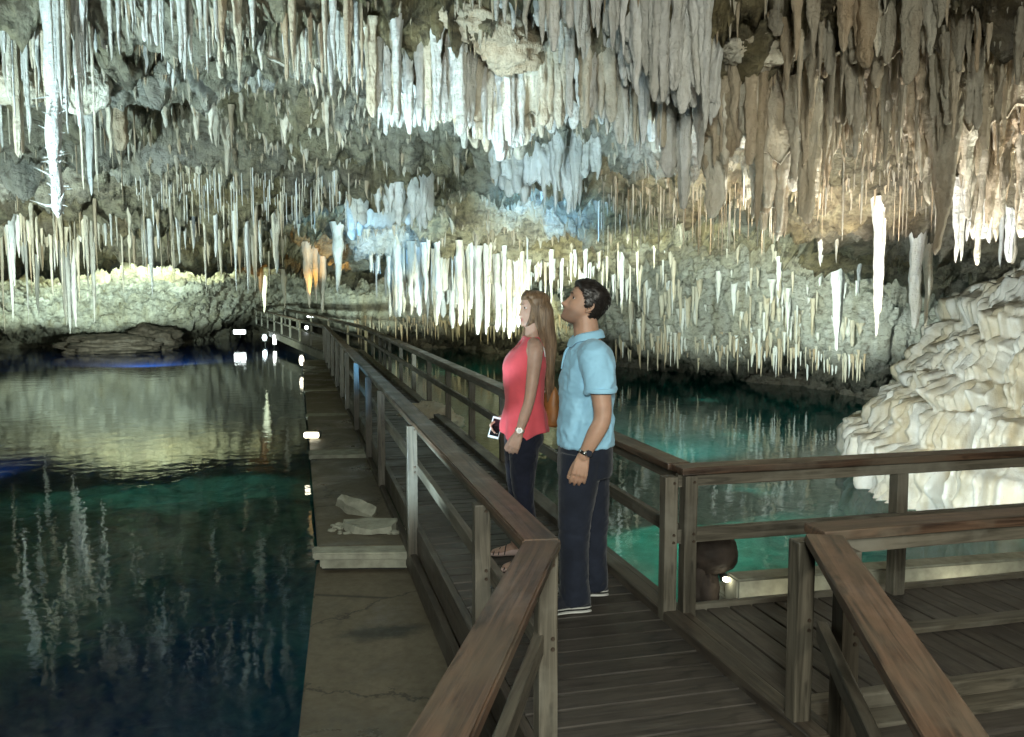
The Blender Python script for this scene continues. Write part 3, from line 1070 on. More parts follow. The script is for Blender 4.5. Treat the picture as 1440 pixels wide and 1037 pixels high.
# bluish upper mass right of the centre
row(64, 700, 890, (-40, 40), keys((0, 10, 40), (0.5, 30, 80), (1, 40, 100)), (8, 19), ['fluted', 'column', 'cone'], ['white'], 'above the central cluster', 'blue lit stalactites above the central cluster')
row(32, 880, 1010, (-30, 70), keys((0, 60, 120), (1, 130, 190)), (16, 26), ['column', 'fluted', 'cone'], ['white'], 'in the icy blue group', 'icy blue stalactites right of the central cluster')
hang(893, 20, 70, 26, 'column', 'white', 'icy blue stubby column high above the cluster')
hang(946, 110, 136, 26, 'column', 'white', 'long icy white column right of the central cluster')
hang(963, 120, 168, 22, 'column', 'white', 'longest icy white column, ragged at its lower end')
hang(984, 115, 118, 20, 'cone', 'white', 'icy cone between the ragged column and the tan organ pipes')
# tan organ pipes
G_TAN = 'tan organ pipe stalactites right of the centre'
row(16, 990, 1066, (95, 140), keys((0, 190, 260), (1, 180, 245)), (17, 26), ['column', 'column', 'cone'], ['cream', 'tan'], 'in the tan organ pipe row', G_TAN)
row(22, 1064, 1180, (105, 150), keys((0, 230, 320), (0.4, 240, 330), (1, 200, 290)), (16, 27), ['column', 'cone', 'fluted'], ['tan', 'cream', 'cream'], 'in the tan organ pipe row', G_TAN)
hang(1006, 118, 182, 30, 'column', 'cream', 'long tan pipe with a broken square end')
hang(1023, 120, 164, 20, 'cone', 'cream', 'pale pointed pipe beside the broken tan one')
hang(1104, 130, 202, 28, 'fluted', 'cream', 'longest brown pipe of the row right of centre')
hang(1078, 130, 162, 28, 'column', 'tan', 'stout rust brown pipe with a stepped end')
# dim mass on the right
G_DIM = 'dim grey brown stalactites of the upper right'
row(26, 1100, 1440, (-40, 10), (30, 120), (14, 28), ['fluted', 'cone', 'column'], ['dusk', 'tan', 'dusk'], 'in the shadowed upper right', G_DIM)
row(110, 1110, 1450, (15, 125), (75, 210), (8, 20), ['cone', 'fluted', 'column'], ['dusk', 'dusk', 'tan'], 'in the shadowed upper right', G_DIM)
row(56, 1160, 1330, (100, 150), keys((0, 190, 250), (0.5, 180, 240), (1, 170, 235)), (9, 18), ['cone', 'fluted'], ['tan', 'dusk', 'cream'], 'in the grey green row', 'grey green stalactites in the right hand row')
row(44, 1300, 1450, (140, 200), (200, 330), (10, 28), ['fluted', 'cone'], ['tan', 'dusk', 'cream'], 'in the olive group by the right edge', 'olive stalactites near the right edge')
hang(1236, -20, 95, 26, 'cone', 'cream', 'pale fat stalactite alone against the dark upper right')
hang(1275, 15, 85, 26, 'fluted', 'tan', 'amber brown fat stalactite beside the pale one at the upper right')
hang(1330, 110, 240, 44, 'fluted', 'dusk', 'very large grey stalactite over the white flowstone mound')
# pieces lit near the mound
hang(1235, 290, 182, 15, 'cone', 'white', 'thin white stalactite with a rod tip left of the mound')
hang(1243, 300, 140, 9, 'straw', 'white', 'short white straw beside the rod tipped stalactite')
hang(1290, 305, 155, 20, 'column', 'white', 'pale column stalactite touching the mound top')
hang(1308, 300, 162, 22, 'cone', 'cream', 'knobbly tan spike hanging just above the mound')
hang(1178, 372, 122, 17, 'fluted', 'white', 'white spindle stalactite in front of the far wall')
row(15, 1345, 1440, (250, 275), (315, 385), (10, 20), ['column', 'cone'], ['cream', 'white'], 'over the top of the white mound', 'cream stalactites over the mound top')

# ---- blue lit draperies in the middle distance
row(30, 695, 842, keys((0, 215, 225), (1, 195, 205)), keys((0, 250, 275), (0.5, 260, 290), (0.75, 270, 306), (1, 225, 250)), (11, 19), ['column', 'fluted', 'cone'], ['white'], 'of the blue drapery in mid cave', 'blue drapery folds in mid cave')
row(24, 495, 602, keys((0, 285, 295), (1, 250, 262)), keys((0, 320, 346), (0.35, 290, 310), (0.7, 310, 332), (1, 300, 325)), (11, 18), ['column', 'fluted'], ['white'], 'of the blue drapery over the walkway', 'blue drapery folds left of centre')

# ---- far curtain lit greenish yellow
row(46, 545, 745, keys((0, 345, 352), (0.5, 342, 352), (1, 352, 375)), keys((0, 430, 450), (0.5, 425, 462), (0.85, 440, 482), (1, 420, 470)), (6, 12), ['straw', 'cone', 'column'], ['cream', 'white'], 'in the curtain behind the couple', 'far curtain behind the couple')
for x, a, b, w in [(433, 345, 432, 13), (443, 350, 425, 9), (452, 345, 440, 14), (474, 325, 410, 16), (366, 375, 425, 7), (399, 380, 440, 8), (371, 380, 440, 9)]:
    hang(x, a, b - a, w, 'fluted', 'cream', 'over the far end of the walkway', 'stalactites over the far walkway')
for x, a in ((446, 395), (369, 410), (473, 385)):
    d_ = rock_depth(x, 350 if x > 400 else 378) - 0.35
    spot('amber_lamp', tuple(at(x - 6, a + 40, d_ - 0.2)), tuple(at(x, a - 30, d_ + 0.2)), 90, AMBER, 60, 0.9, 0.05)

# ---- masses nobody could count
row(210, 190, 490, (240, 285), (262, 322), (1.4, 2.4), ['straw'], ['cream', 'white'], stuff='soda_straws', pull=(0, 1.5))
row(45, 0, 200, (150, 270), (200, 300), (1.6, 3.2), ['straw'], ['cream', 'tan'], stuff='soda_straws', pull=(0, 1))
row(130, 0, 400, (285, 350), keys((0, 312, 420), (0.25, 315, 400), (0.5, 320, 400), (1, 330, 430)), (2.2, 6.5), ['straw', 'cone', 'fluted'], ['cream', 'tan', 'cream', 'dusk'], stuff='distant_curtain', pull=(0, 2), lift=0.3)
row(36, 60, 400, (300, 330), (340, 430), (3, 8), ['cone', 'fluted', 'straw'], ['cream', 'white'], stuff='distant_curtain', pull=(0, 3), lift=0.3)
row(30, 0, 130, (300, 340), (340, 470), (5, 11), ['straw', 'cone', 'fluted'], ['cream', 'white'], stuff='distant_curtain', pull=(0, 2), lift=0.3)
row(170, 840, 1110, (255, 310), (280, 360), (1.5, 2.8), ['straw'], ['dusk', 'tan', 'cream'], stuff='soda_straws', pull=(0, 1.5))
row(60, 1100, 1330, (215, 280), (250, 340), (2, 4.5), ['straw', 'cone'], ['dusk', 'tan'], stuff='soda_straws', pull=(0, 1))
row(60, 520, 760, (345, 370), (380, 435), (3, 7), ['straw'], ['cream', 'white'], stuff='distant_curtain', pull=(0, 1.5), lift=0.3)
row(80, 720, 900, (352, 420), (375, 440), (2.5, 7), ['straw', 'cone', 'fluted'], ['white', 'cream'], stuff='distant_curtain', pull=(0, 1))
row(150, 865, 1215, keys((0, 462, 480), (0.5, 470, 490), (1, 495, 508)), keys((0, 488, 520), (0.5, 495, 530), (1, 512, 545)), (2.5, 6), ['cone', 'straw'], ['white', 'cream', 'tan'], stuff='wall_fringe', lift=0.25)
for _ in range(60):
    hang(random.uniform(865, 1215), random.uniform(380, 465), random.uniform(12, 50), random.uniform(3, 9), random.choice(['fluted', 'column']), random.choice(['white', 'cream', 'cream']), stuff='wall_fringe', lift=0.25, pull=-0.3)
for _ in range(80):
    y = random.uniform(330, 460)
    hang(random.uniform(860, 1215), y, random.uniform(10, 55) * (1.5 if random.random() < 0.1 else 0.8), random.uniform(3, 10), random.choice(['cone', 'fluted']), random.choice(['white', 'cream']), stuff='wall_fringe', lift=0.4)
row(160, 500, 800, (440, 462), (455, 490), (2, 5), ['cone'], ['dusk', 'tan'], stuff='wall_fringe', lift=0.3)
# knobbly drips all over the rock ledges
for (n, x0, x1, y0, y1) in [(700, 100, 500, 20, 240), (900, 470, 960, 0, 340), (500, 660, 1100, -10, 150), (900, 1080, 1450, -20, 260), (250, 330, 960, 230, 345)]:
    for _ in range(n):
        y = random.uniform(y0, y1)
        hang(random.uniform(x0, x1), y, random.uniform(5, 17), random.uniform(3, 8), random.choice(['cone', 'fluted']), random.choice(['cream', 'tan', 'dusk'] if x0 < 1000 else ['dusk', 'dusk', 'tan']), stuff='rock_drips', lift=0.05)

# crystal spikes along the bristly white column
def bristles(o):
    bm = bmesh.new()
    L, w = o.scale.z, o.scale.x
    for _ in range(70):
        t = random.uniform(0.5, 0.99)
        a = random.uniform(0, 6.28)
        d = Vector((math.cos(a), math.sin(a), random.uniform(-0.4, 0.5))).normalized()
        p = Vector((math.cos(a) * w * 0.6, math.sin(a) * w * 0.6, -t * L))
        ln = random.uniform(0.02, 0.06) * (2.2 if random.random() < 0.06 else 1)
        q = d.to_track_quat('Z', 'Y').to_matrix().to_4x4()
        bmesh.ops.create_cone(bm, segments=5, radius1=0.007, radius2=0.001, depth=ln, cap_ends=True, matrix=Matrix.Translation(p + d * ln * 0.5) @ q)
    me = bm_mesh('crystal_spikes', bm)
    me.materials.append(M_WHITE)
    c = bpy.data.objects.new('crystal_spikes', me)
    COL.objects.link(c)
    c.parent = o
    c.scale = (1 / w, 1 / w, 1 / L)
    c['kind'] = 'stuff'


bristles(big)


# ------------------------------------------------------------------ hanging boulders and knobs of the roof
def rock_lump(name, px, py, d, sx, sy, sz, mat, label, seed, rough=0.35, cat='rock', rot=0.0, freq=1.6, group=None):
    """an uneven rock; sx, sy, sz are half sizes in metres"""
    n, m = 60, 40
    th = np.linspace(0, 2 * math.pi, n, endpoint=False)
    ph = np.linspace(0.02, math.pi - 0.02, m)
    Ph, Th = np.meshgrid(ph, th, indexing='ij')
    U = np.stack([np.sin(Ph) * np.cos(Th), np.sin(Ph) * np.sin(Th), np.cos(Ph)], -1)
    r = 1 + rough * fbm(U * freq + seed * 3.1, 4) + rough * 0.45 * ridged(U * freq * 2.2 + seed, 3)
    V = U * r[..., None] * np.array([sx, sy, sz])
    o = link(name, np_mesh(name, V.reshape(-1, 3), grid_faces(m, n, True)[:, ::-1]), mat=mat)
    if isinstance(px, (tuple, list)):
        o.location = px
    else:
        o.location = at(px, py, d)
    o.rotation_euler = (0, rot, -YAW)
    for nm in ('pale', 'brown'):
        if mat is M_ROCK:
            o.data.attributes.new(nm, 'FLOAT', 'POINT')
    return tag(o, label, cat, group)


def shell_lump(name, px, py, wpx, hpx, mat, label, seed, **kw):
    d = rock_depth(px, py)
    m = d / FOC
    return rock_lump(name, px, py, d - 0.1, wpx * m * 0.5, wpx * m * 0.42, hpx * m * 0.5, mat, label, seed, **kw)


shell_lump('hanging_boulder', 712, 62, 86, 66, M_TAN, 'tan boulder lodged in the roof above the central cluster', 4, rot=0.4, rough=0.5)
shell_lump('hanging_boulder', 676, 30, 100, 50, M_TAN, 'cracked olive slab of roof rock left of the lodged boulder', 9, rot=0.3, rough=0.5)
shell_lump('rock_bracket', 1070, 70, 96, 44, M_CREAM, 'cream rock bracket jutting above the tan organ pipes', 5, rough=0.5)
shell_lump('hanging_boulder', 112, 122, 76, 68, M_CREAM, 'pale round rock knob beside the bristly white column', 6, rough=0.3)
shell_lump('hanging_boulder', 12, 120, 90, 46, M_CREAM, 'pale rock knob at the left edge behind the straws', 12, rough=0.4)


flush_queue()
flush_stuff()

# ------------------------------------------------------------------ the white flowstone mound on the right
def build_mound():
    # polar dome round (cx, cd) in camera-forward coordinates; layered like stacked melted sheets
    cx, cd = 8.6, 10.6
    na, nt_ = 620, 330
    a = np.linspace(R(118), R(318), na)
    t = np.linspace(0, 1, nt_)
    T, A = np.meshgrid(t, a, indexing='ij')
    # base radius by direction: the dome reaches out towards the walkway
    rmax = 3.85 + 0.30 * np.sin(2 * A + 0.6) + 0.45 * fbm(np.stack([np.cos(A) * 1.6, np.sin(A) * 1.6, 0 * A], -1), 3)
    # profile: convex cap on top, steep curtains further down
    prof_t = [0, 0.2, 0.4, 0.55, 0.62, 0.66, 0.74, 0.78, 0.82, 0.88, 0.91, 1.0]
    prof_r = [0, 0.22, 0.43, 0.61, 0.73, 0.78, 0.80, 0.88, 0.93, 0.955, 1.02, 1.05]
    prof_z = [3.25, 2.95, 2.35, 1.72, 1.28, 1.05, 0.66, 0.52, 0.38, -0.02, -0.12, -1.2]
    wob = 0.055 * fbm(np.stack([np.cos(A) * 3.0, np.sin(A) * 3.0, T * 3], -1), 3)
    tt = np.clip(T + wob * np.sin(np.pi * T), 0, 1)
    r = np.interp(tt, prof_t, prof_r) * rmax
    z = np.interp(tt, prof_t, prof_z)
    dr = np.gradient(np.array(prof_r), np.array(prof_t))
    X = cx + r * np.cos(A)
    Dd = cd + r * np.sin(A)
    P = np.stack([X, Dd, z], -1)
    # thin scalloped sheets on the sloping parts
    s = (tt * 17 + 0.9 * fbm(P * np.array([0.8, 0.8, 0.4]), 3)) % 1.0
    shelf = sstep(0, 0.78, s) * sstep(1.0, 0.86, s)
    up = np.interp(tt, [0, 0.3, 0.60, 0.64, 0.76, 0.80, 0.83, 0.9, 1.0], [0.3, 1, 1, 0.1, 0.1, 0.9, 0.5, 0.0, 0])
    # hanging curtains: vertical flutes
    arc = A * rmax
    fl = np.stack([arc * 4.2, tt * 1.2, 0 * arc], -1)
    flute = 1 - np.abs(gnoise(fl)) * 2.1
    fl2 = 1 - np.abs(gnoise(np.stack([arc * 9.5, tt * 2.2, 0 * arc + 4], -1))) * 2
    cur = np.interp(tt, [0, 0.58, 0.64, 0.73, 0.77, 0.82, 0.87, 0.92, 1.0], [0.05, 0.15, 1, 1, 0.1, 0.8, 1, 0.5, 0.3])
    # the curtains end in points: the wall between the flutes steps back
    back = np.interp(tt, [0, 0.68, 0.74, 0.76, 0.84, 0.89, 0.91, 1], [0, 0, 1, 0, 0, 1, 0, 0])
    # overlapping rounded tiers with scalloped lips, like poured wax
    def tiers(k, lob_f, lob_a, ph):
        lob = lob_a * fbm(np.stack([arc * lob_f, tt * 0.7, 0 * arc + ph], -1), 3, 0.4)
        s_ = (tt * k + lob) % 1.0
        return np.sqrt(np.clip(s_, 0, 1)) * (1 - sstep(0.84, 1.0, s_))
    t1 = tiers(6.0, 0.45, 0.75, 2.0)
    t2 = tiers(15.0, 0.9, 1.3, 8.0)
    t3 = tiers(46.0, 1.5, 1.8, 5.0)
    pil = 1 - np.abs(gnoise(np.stack([arc * 0.9, r * 1.2, z * 1.2], -1)))
    low = np.interp(tt, [0, 0.45, 0.6, 1], [0.15, 0.4, 1, 1])
    pil2 = 1 - np.abs(gnoise(np.stack([arc * 2.4, r * 3.2, z * 3.6], -1) + 4)) * 1.6
    h = 0.17 * t1 + 0.10 * t2 * (1.15 - 0.5 * low) + 0.035 * t3 * (1.1 - 0.7 * low) + 0.26 * pil + 0.09 * pil2
    h = h + low * (0.3 + 0.7 * t1) * (0.15 * flute + 0.08 * fl2) + cur * (0.07 * flute + 0.05 * fl2) - back * 0.22 * sstep(0.25, -0.35, flute) - 0.3
    h = h + 0.006 * ridged(np.stack([arc * 8, r * 12, z * 9], -1), 2)
    nr = np.stack([np.cos(A), np.sin(A), 0 * A], -1)
    slope = np.interp(tt, [0, 0.4, 0.62, 1], [1.0, 0.8, 0.45, 0.15])
    n = nr * (1 - slope)[..., None]
    n[..., 2] += slope
    n /= np.linalg.norm(n, axis=-1)[..., None]
    P = P + n * h[..., None]
    c, s_ = math.cos(YAW), math.sin(YAW)
    W = np.stack([P[..., 0] * c + P[..., 1] * s_, -P[..., 0] * s_ + P[..., 1] * c, P[..., 2]], -1)
    me = np_mesh('flowstone_mound', W.reshape(-1, 3), grid_faces(nt_, na)[:, ::-1])
    o = link('flowstone_mound', me, mat=M_FLOW)
    tag(o, 'big white layered flowstone mound rising from the water at the right', 'flowstone')


build_mound()


def build_stump(px, top, bottom, wpx, d, label, seed):
    """melted looking stalagmite at the waterline"""
    m = d / FOC
    n, k = 40, 48
    t = np.linspace(0, 1, k)
    a = np.linspace(0, 2 * math.pi, n, endpoint=False)
    T, A = np.meshgrid(t, a, indexing='ij')
    r = wpx * m * 0.5 * (np.sqrt(np.clip(1 - (1 - np.clip(T * 9, 0, 1)) ** 2, 0, 1)) * 0.78 + 0.35 * T)
    r = r * (1 + 0.12 * np.sin(3 * A + seed) + 0.10 * np.sin(T * 16 + A * 0.6) * T + 0.05 * np.sin(9 * A + T * 5))
    Z = (bottom - top) * m * (1 - T)
    V = np.stack([np.cos(A) * r, np.sin(A) * r, Z], -1)
    V += 0.09 * fbm(V * 2.5, 4)[..., None] + 0.03 * ridged(V * 5, 2)[..., None] * np.array([1, 1, 0.0])
    o = link('stalagmite', np_mesh('stalagmite', V.reshape(-1, 3), grid_faces(k, n, True)), mat=M_FLOW)
    o.location = at(px, bottom, d)
    tag(o, label, 'stalagmite')


0 and build_stump(1204, 560, 752, 60, 8.0, 'cream melted stump at the front foot of the white mound', 1)

# dark rocks in the water
rock_lump('boulder', tuple(at(1000, 775, 5.5)), 0, 0, 0.165, 0.18, 0.15, M_DARKROCK, 'dark rounded boulder in the water behind the corner post', 3, rough=0.15)
rock_lump('boulder', tuple(at(986, 840, 5.5)), 0, 0, 0.11, 0.15, 0.32, M_DARKROCK, 'dark footing rock under the rounded boulder', 8, rough=0.3)
rock_lump('boulder', tuple(at(150, 486, 35)), 0, 0, 1.8, 1.2, 0.4, M_DARKROCK, 'long dark rock shelf in the water below the left wall', 5, rough=0.5)
rock_lump('boulder', tuple(at(215, 480, 37)), 0, 0, 1.1, 1.2, 0.6, M_DARKROCK, 'dark rock at the right end of the left shore shelf', 11, rough=0.5)
0 and rock_lump('boulder', tuple(at(640, 490, 30)), 0, 0, 2.6, 1.0, 0.3, M_DARKROCK, 'dark shore rock under the far lit curtain', 15, rough=0.5)
0 and rock_lump('boulder', tuple(at(735, 494, 26)), 0, 0, 1.5, 0.9, 0.6, M_DARKROCK, 'dark shore rock behind the woman', 19, rough=0.5)
0 and rock_lump('boulder', tuple(at(940, 528, 22)), 0, 0, 0.7, 0.6, 0.22, M_DARKROCK, 'dark shore rock right of the man below the fringe', 21, rough=0.5)
0 and rock_lump('boulder', tuple(at(515, 425, 34)), 0, 0, 1.5, 1.0, 1.2, M_ROCK, 'pale lit rock beyond the far end of the walkway', 25, rough=0.5)
0 and rock_lump('boulder', tuple(at(656, 612, 10.5)), 0, 0, 0.28, 0.3, 0.34, M_DARKROCK, 'dark pointed rock in the water behind the right railing', 27, rough=0.4)
rock_lump('boulder', tuple(at(603, 596, 12.5)), 0, 0, 0.42, 0.5, 0.28, M_CREAM, 'pale lit rock in the water behind the right railing', 29, rough=0.4)
0 and rock_lump('boulder', tuple(at(770, 700, 7.0)), 0, 0, 0.3, 0.3, 0.36, M_DARKROCK, 'dark rock in the water between the couple', 33, rough=0.4)
0 and rock_lump('boulder', tuple(at(560, 470, 24)), 0, 0, 1.2, 0.8, 0.5, M_DARKROCK, 'low dark rock beside the far bend of the walkway', 37, rough=0.5)

# ------------------------------------------------------------------ timber boardwalk
W_RAIL = mat_wood('weathered_rail_wood', (0.022, 0.013, 0.009), (0.135, 0.080, 0.050), (0.12, 0.095, 0.066), rough=0.48)
W_POST = mat_wood('post_wood', (0.040, 0.035, 0.025), (0.12, 0.105, 0.078), (0.15, 0.14, 0.11))
W_DECK = mat_wood('deck_wood', (0.026, 0.022, 0.019), (0.070, 0.060, 0.049), (0.06, 0.05, 0.04), rough=0.6)
W_DARK = mat_wood('dark_wood', (0.025, 0.02, 0.016), (0.07, 0.055, 0.04), (0.09, 0.08, 0.06))
XL, XR = 0.86, 2.0              # the two railings of the straight run
RT, RM = 0.82, 0.44             # handrail top, middle rail
ND = Vector((-0.61, -1.34, 0)).normalized()   # direction of the near run, towards the viewer


_bm = bmesh.new()
bmesh.ops.create_cone(_bm, segments=10, radius1=0.009, radius2=0.007, depth=0.008, cap_ends=True)
BOLT = bm_mesh('bolt', _bm)
BOLT.materials.append(mat_simple('rusty_steel', (0.10, 0.075, 0.055), 0.5, 0.5, metal=0.7))


def post(p, z0, z1, s, parent, mat=None):
    return beam('post', (p[0], p[1], z0), (p[0], p[1], z1), s, s, mat or W_POST, parent, bevel=0.006)


def cap_prism(corners, z1, h, parent):
    bm = bmesh.new()
    lo = [bm.verts.new((x, y, z1 - h)) for x, y in corners]
    hi = [bm.verts.new((x, y, z1)) for x, y in corners]
    n = len(corners)
    bm.faces.new(hi)
    bm.faces.new(lo[::-1])
    for k in range(n):
        bm.faces.new((lo[k], lo[(k + 1) % n], hi[(k + 1) % n], hi[k]))
    bmesh.ops.recalc_face_normals(bm, faces=bm.faces)
    # local x along the rail, for the grain
    a = (Vector(corners[0]) + Vector(corners[1])) / 2
    b = (Vector(corners[2]) + Vector(corners[3])) / 2
    c = (a + b) / 2
    ang = math.atan2(b.y - a.y, b.x - a.x)
    M = Matrix.Translation((c.x, c.y, z1 - h / 2)) @ Matrix.Rotation(ang, 4, 'Z')
    bmesh.ops.transform(bm, matrix=M.inverted(), verts=bm.verts)
    bmesh.ops.bevel(bm, geom=bm.edges[:], offset=0.007, segments=2, affect='EDGES')
    me = bm_mesh('handrail', bm)
    me.materials.append(W_RAIL)
    o = bpy.data.objects.new('handrail', me)
    COL.objects.link(o)
    o.parent = parent
    o.matrix_local = Matrix.Translation(-Vector(parent.location)) @ M
    return o


def railing(label, pts, posts, parent_loc, group='timber railings of the boardwalk', cap_w=0.135, cap_h=0.040, z_foot=-0.10, side=0.0, post_s=0.074, mids=True, cap=None):
    """handrail along pts (x, y, z of the cap top); posts is a list of (x, y, foot z, top z)"""
    root = empty('guard_railing', parent_loc)
    tag(root, label, 'railing', group)
    for k in range(len(pts) - 1):
        a, b = Vector(pts[k]), Vector(pts[k + 1])
        if cap:
            cap_prism(cap, RT, cap_h, root)
        else:
            beam('handrail', a - Vector((0, 0, cap_h / 2)), b - Vector((0, 0, cap_h / 2)), cap_w, cap_h, W_RAIL, root, bevel=0.008)
        d = (b - a).normalized()
        beam('under_rail', a - Vector((0, 0, cap_h + 0.037)), b - Vector((0, 0, cap_h + 0.037)), 0.038, 0.068, W_POST, root)
        if mids:
            off = Vector((0, 0, RM - RT))
            beam('middle_rail', a + off, b + off, 0.040, 0.078, W_POST, root)
    for (x, y, z0, z1) in posts:
        po = post((x, y), z0, z1, post_s, root)
        if y < 9:
            inv = po.matrix_basis.inverted() @ Matrix.Translation(-Vector(root.location))
            for zz in (RM + 0.02, RM - 0.02, RT - 0.08):
                b_ = bpy.data.objects.new('bolt', BOLT)
                COL.objects.link(b_)
                b_.parent = po
                b_.matrix_local = inv @ Matrix.Translation((x + post_s * 0.22, y - post_s / 2 - 0.002, zz)) @ Matrix.Rotation(R(90), 4, 'X')
    return root


# left railing of the straight run; SA, SB are the ends of the joint where it meets the near run
SA, SB = (0.795, 3.005), (0.935, 2.985)
ys = [3.80, 6.28, 8.72, 10.3, 12.5, 14.9, 16.7, 18.8, 21.2, 23.6, 25.6, 27.4]
railing('left timber railing along the straight run beside the couple', [(XL, 2.98, RT), (XL, 27.5, RT)],
        [(XL - 0.055, y, -0.22, RT - 0.05) for y in ys] , (XL, 2.98, 0), cap=[SA, SB, (XL + 0.068, 27.5), (XL - 0.068, 27.5)])
# right railing of the straight run
yr = [6.35, 8.55, 10.2, 11.9, 13.7, 15.6, 17.6, 19.8, 21.0, 22.2, 24.5, 27.0]
railing('right timber railing running behind the couple over the water', [(XR, 4.23, RT), (XR, 27.3, RT)],
        [(XR + 0.05, y, -0.22, RT - 0.05) for y in yr], (XR, 4.15, 0))
# near run: left and right of the viewer
nl0 = Vector(((SA[0] + SB[0]) / 2, SA[1] - 0.004, RT))
nl1 = nl0 + ND * 3.4
railing('nearest left railing with broad knotted handrail in the foreground', [nl0, nl1],
        [(XL + 0.015, 2.97, -0.3, RT - 0.047), (*(nl0 + ND * 2.2).xy, -0.3, RT - 0.047)], (nl0.x, nl0.y, 0), cap_w=0.14,
        cap=[(SB[0], SB[1] - 0.005), (SA[0], SA[1] - 0.005), (SA[0] + ND.x * 3.4, SA[1] + ND.y * 3.4), (SB[0] + ND.x * 3.4, SB[1] + ND.y * 3.4)])
nr0 = Vector((1.93, 2.80, RT))
nr1 = nr0 + ND * 3.0
railing('nearest right handrail running into the bottom right corner', [nr0, nr1],
        [(1.99, 2.74, -0.3, RT - 0.047), (*(nr0 + ND * 2.0).xy, -0.3, RT - 0.047)], (nr0.x, nr0.y, 0), cap_w=0.14)
# side deck railings
railing('back railing of the side deck in front of the pool', [(XR - 0.05, 4.15, RT), (9.0, 4.15, RT)],
        [(XR + 0.01, 4.13, -0.1, RT - 0.047), (XR - 0.105, 4.13, -0.1, RT - 0.047), (3.36, 4.18, -0.12, RT - 0.047), (5.6, 4.18, -0.12, RT - 0.047)], (XR, 4.15, 0))
railing('front railing of the side deck starting at the mitred corner', [(1.95, 2.90, RT), (9.0, 2.90, RT)],
        [(1.90, 2.90, -0.3, RT - 0.047), (4.6, 2.90, -0.3, RT - 0.047)], (1.95, 2.9, 0), cap_w=0.14, mids=False)
# far run bending left
fl0 = Vector((XL, 27.6, RT))
q = on_z(np.array(360.0), np.array(433.0), 1.08)
fl1 = Vector(tuple(float(v) for v in at(359, 434, 46)))
dv = fl1 - fl0
fpost = [(fl0 + dv * u) for u in (0.02, 0.14, 0.26, 0.38, 0.5, 0.62, 0.74, 0.86, 0.98)]
railing('distant left railing where the walkway bends away', [fl0, fl1], [(p.x, p.y, p.z - 1.0, p.z - 0.05) for p in fpost], tuple(fl0))
fr0 = Vector((XR, 27.4, RT))
fr1 = fr0 + dv * 0.95 + Vector((0.4, 0.3, 0))
fpost = [(fr0 + dv * u * 0.95) for u in (0.12, 0.3, 0.5, 0.7, 0.9)]
railing('distant right railing where the walkway bends away', [fr0, fr1], [(p.x, p.y, p.z - 1.0, p.z - 0.05) for p in fpost], tuple(fr0))

# decks
walk = tag(empty('boardwalk', (1.43, 3, 0)), 'timber boardwalk of cross planks the couple stands on', 'boardwalk')


def x_left(y):
    return XL + 0.02 - max(0, 2.95 - y) * 0.455


def x_right(y):
    return (1.90 if y > 2.78 else 1.90 - (2.78 - y) * 0.455)


PW = 0.14
y = 0.2
k = 0
while y < 8.0:
    xl, xr = x_left(y + PW / 2), x_right(y + PW / 2)
    beam('plank', (xl, y + PW / 2, -0.02 + random.uniform(-0.0015, 0.0015)), (xr, y + PW / 2, -0.02 + random.uniform(-0.0015, 0.0015)), PW - 0.013, 0.036, W_DECK, walk, bevel=0.004)
    y += PW
    k += 1
bm = bmesh.new()
while y < 27.6:
    box_bm(1.9 - XL - 0.02, PW - 0.012, 0.036, 0, ((1.9 + XL) / 2, y + PW / 2, -0.02 + random.uniform(-0.003, 0.003)), bm)
    y += PW
me = bm_mesh('far_planks', bm)
me.materials.append(W_DECK)
o = bpy.data.objects.new('plank_run', me)
COL.objects.link(o)
o.parent = walk
o.location = -Vector(walk.location)
o['kind'] = 'stuff'
for (x0, w, z0, h) in [(XL - 0.005, 0.045, -0.10, 0.20), (XL - 0.055, 0.05, -0.28, 0.16), (XR - 0.02, 0.05, -0.16, 0.26)]:
    beam('fascia_board', (x0, 3.0, z0), (x0, 27.6, z0), w, h, W_DARK, walk)
for (x0, w, z0, h) in [(1.905, 0.09, 0.02, 0.06), (1.995, 0.05, 0.005, 0.05)]:
    beam('kerb_board', (x0, 2.75, z0), (x0, 27.6, z0), w, h, W_DARK, walk, bevel=0.008)
p0 = Vector((XL - 0.0, 2.95, -0.10))
beam('fascia_board', p0, p0 + ND * 3.2, 0.045, 0.20, W_DARK, walk)
# far run
fd = tag(empty('far_boardwalk', (1.43, 27.5, 0)), 'distant run of the boardwalk bending left into the dark', 'boardwalk')
for k in range(44):
    u0 = (k + 0.5) / 44
    c0 = Vector((1.43, 27.6, -0.02)) + (dv * u0)
    sd = Vector((dv.y, -dv.x, 0)).normalized() * 0.6
    beam('plank', c0 - sd, c0 + sd, 0.44, 0.04, W_DECK, fd)
for s_ in (-0.62, 0.62):
    sd = Vector((dv.y, -dv.x, 0)).normalized() * s_
    beam('fascia_board', Vector((1.43, 27.6, -0.18)) + sd, Vector((1.43, 27.6, -0.18)) + sd + dv, 0.05, 0.26, W_POST, fd)

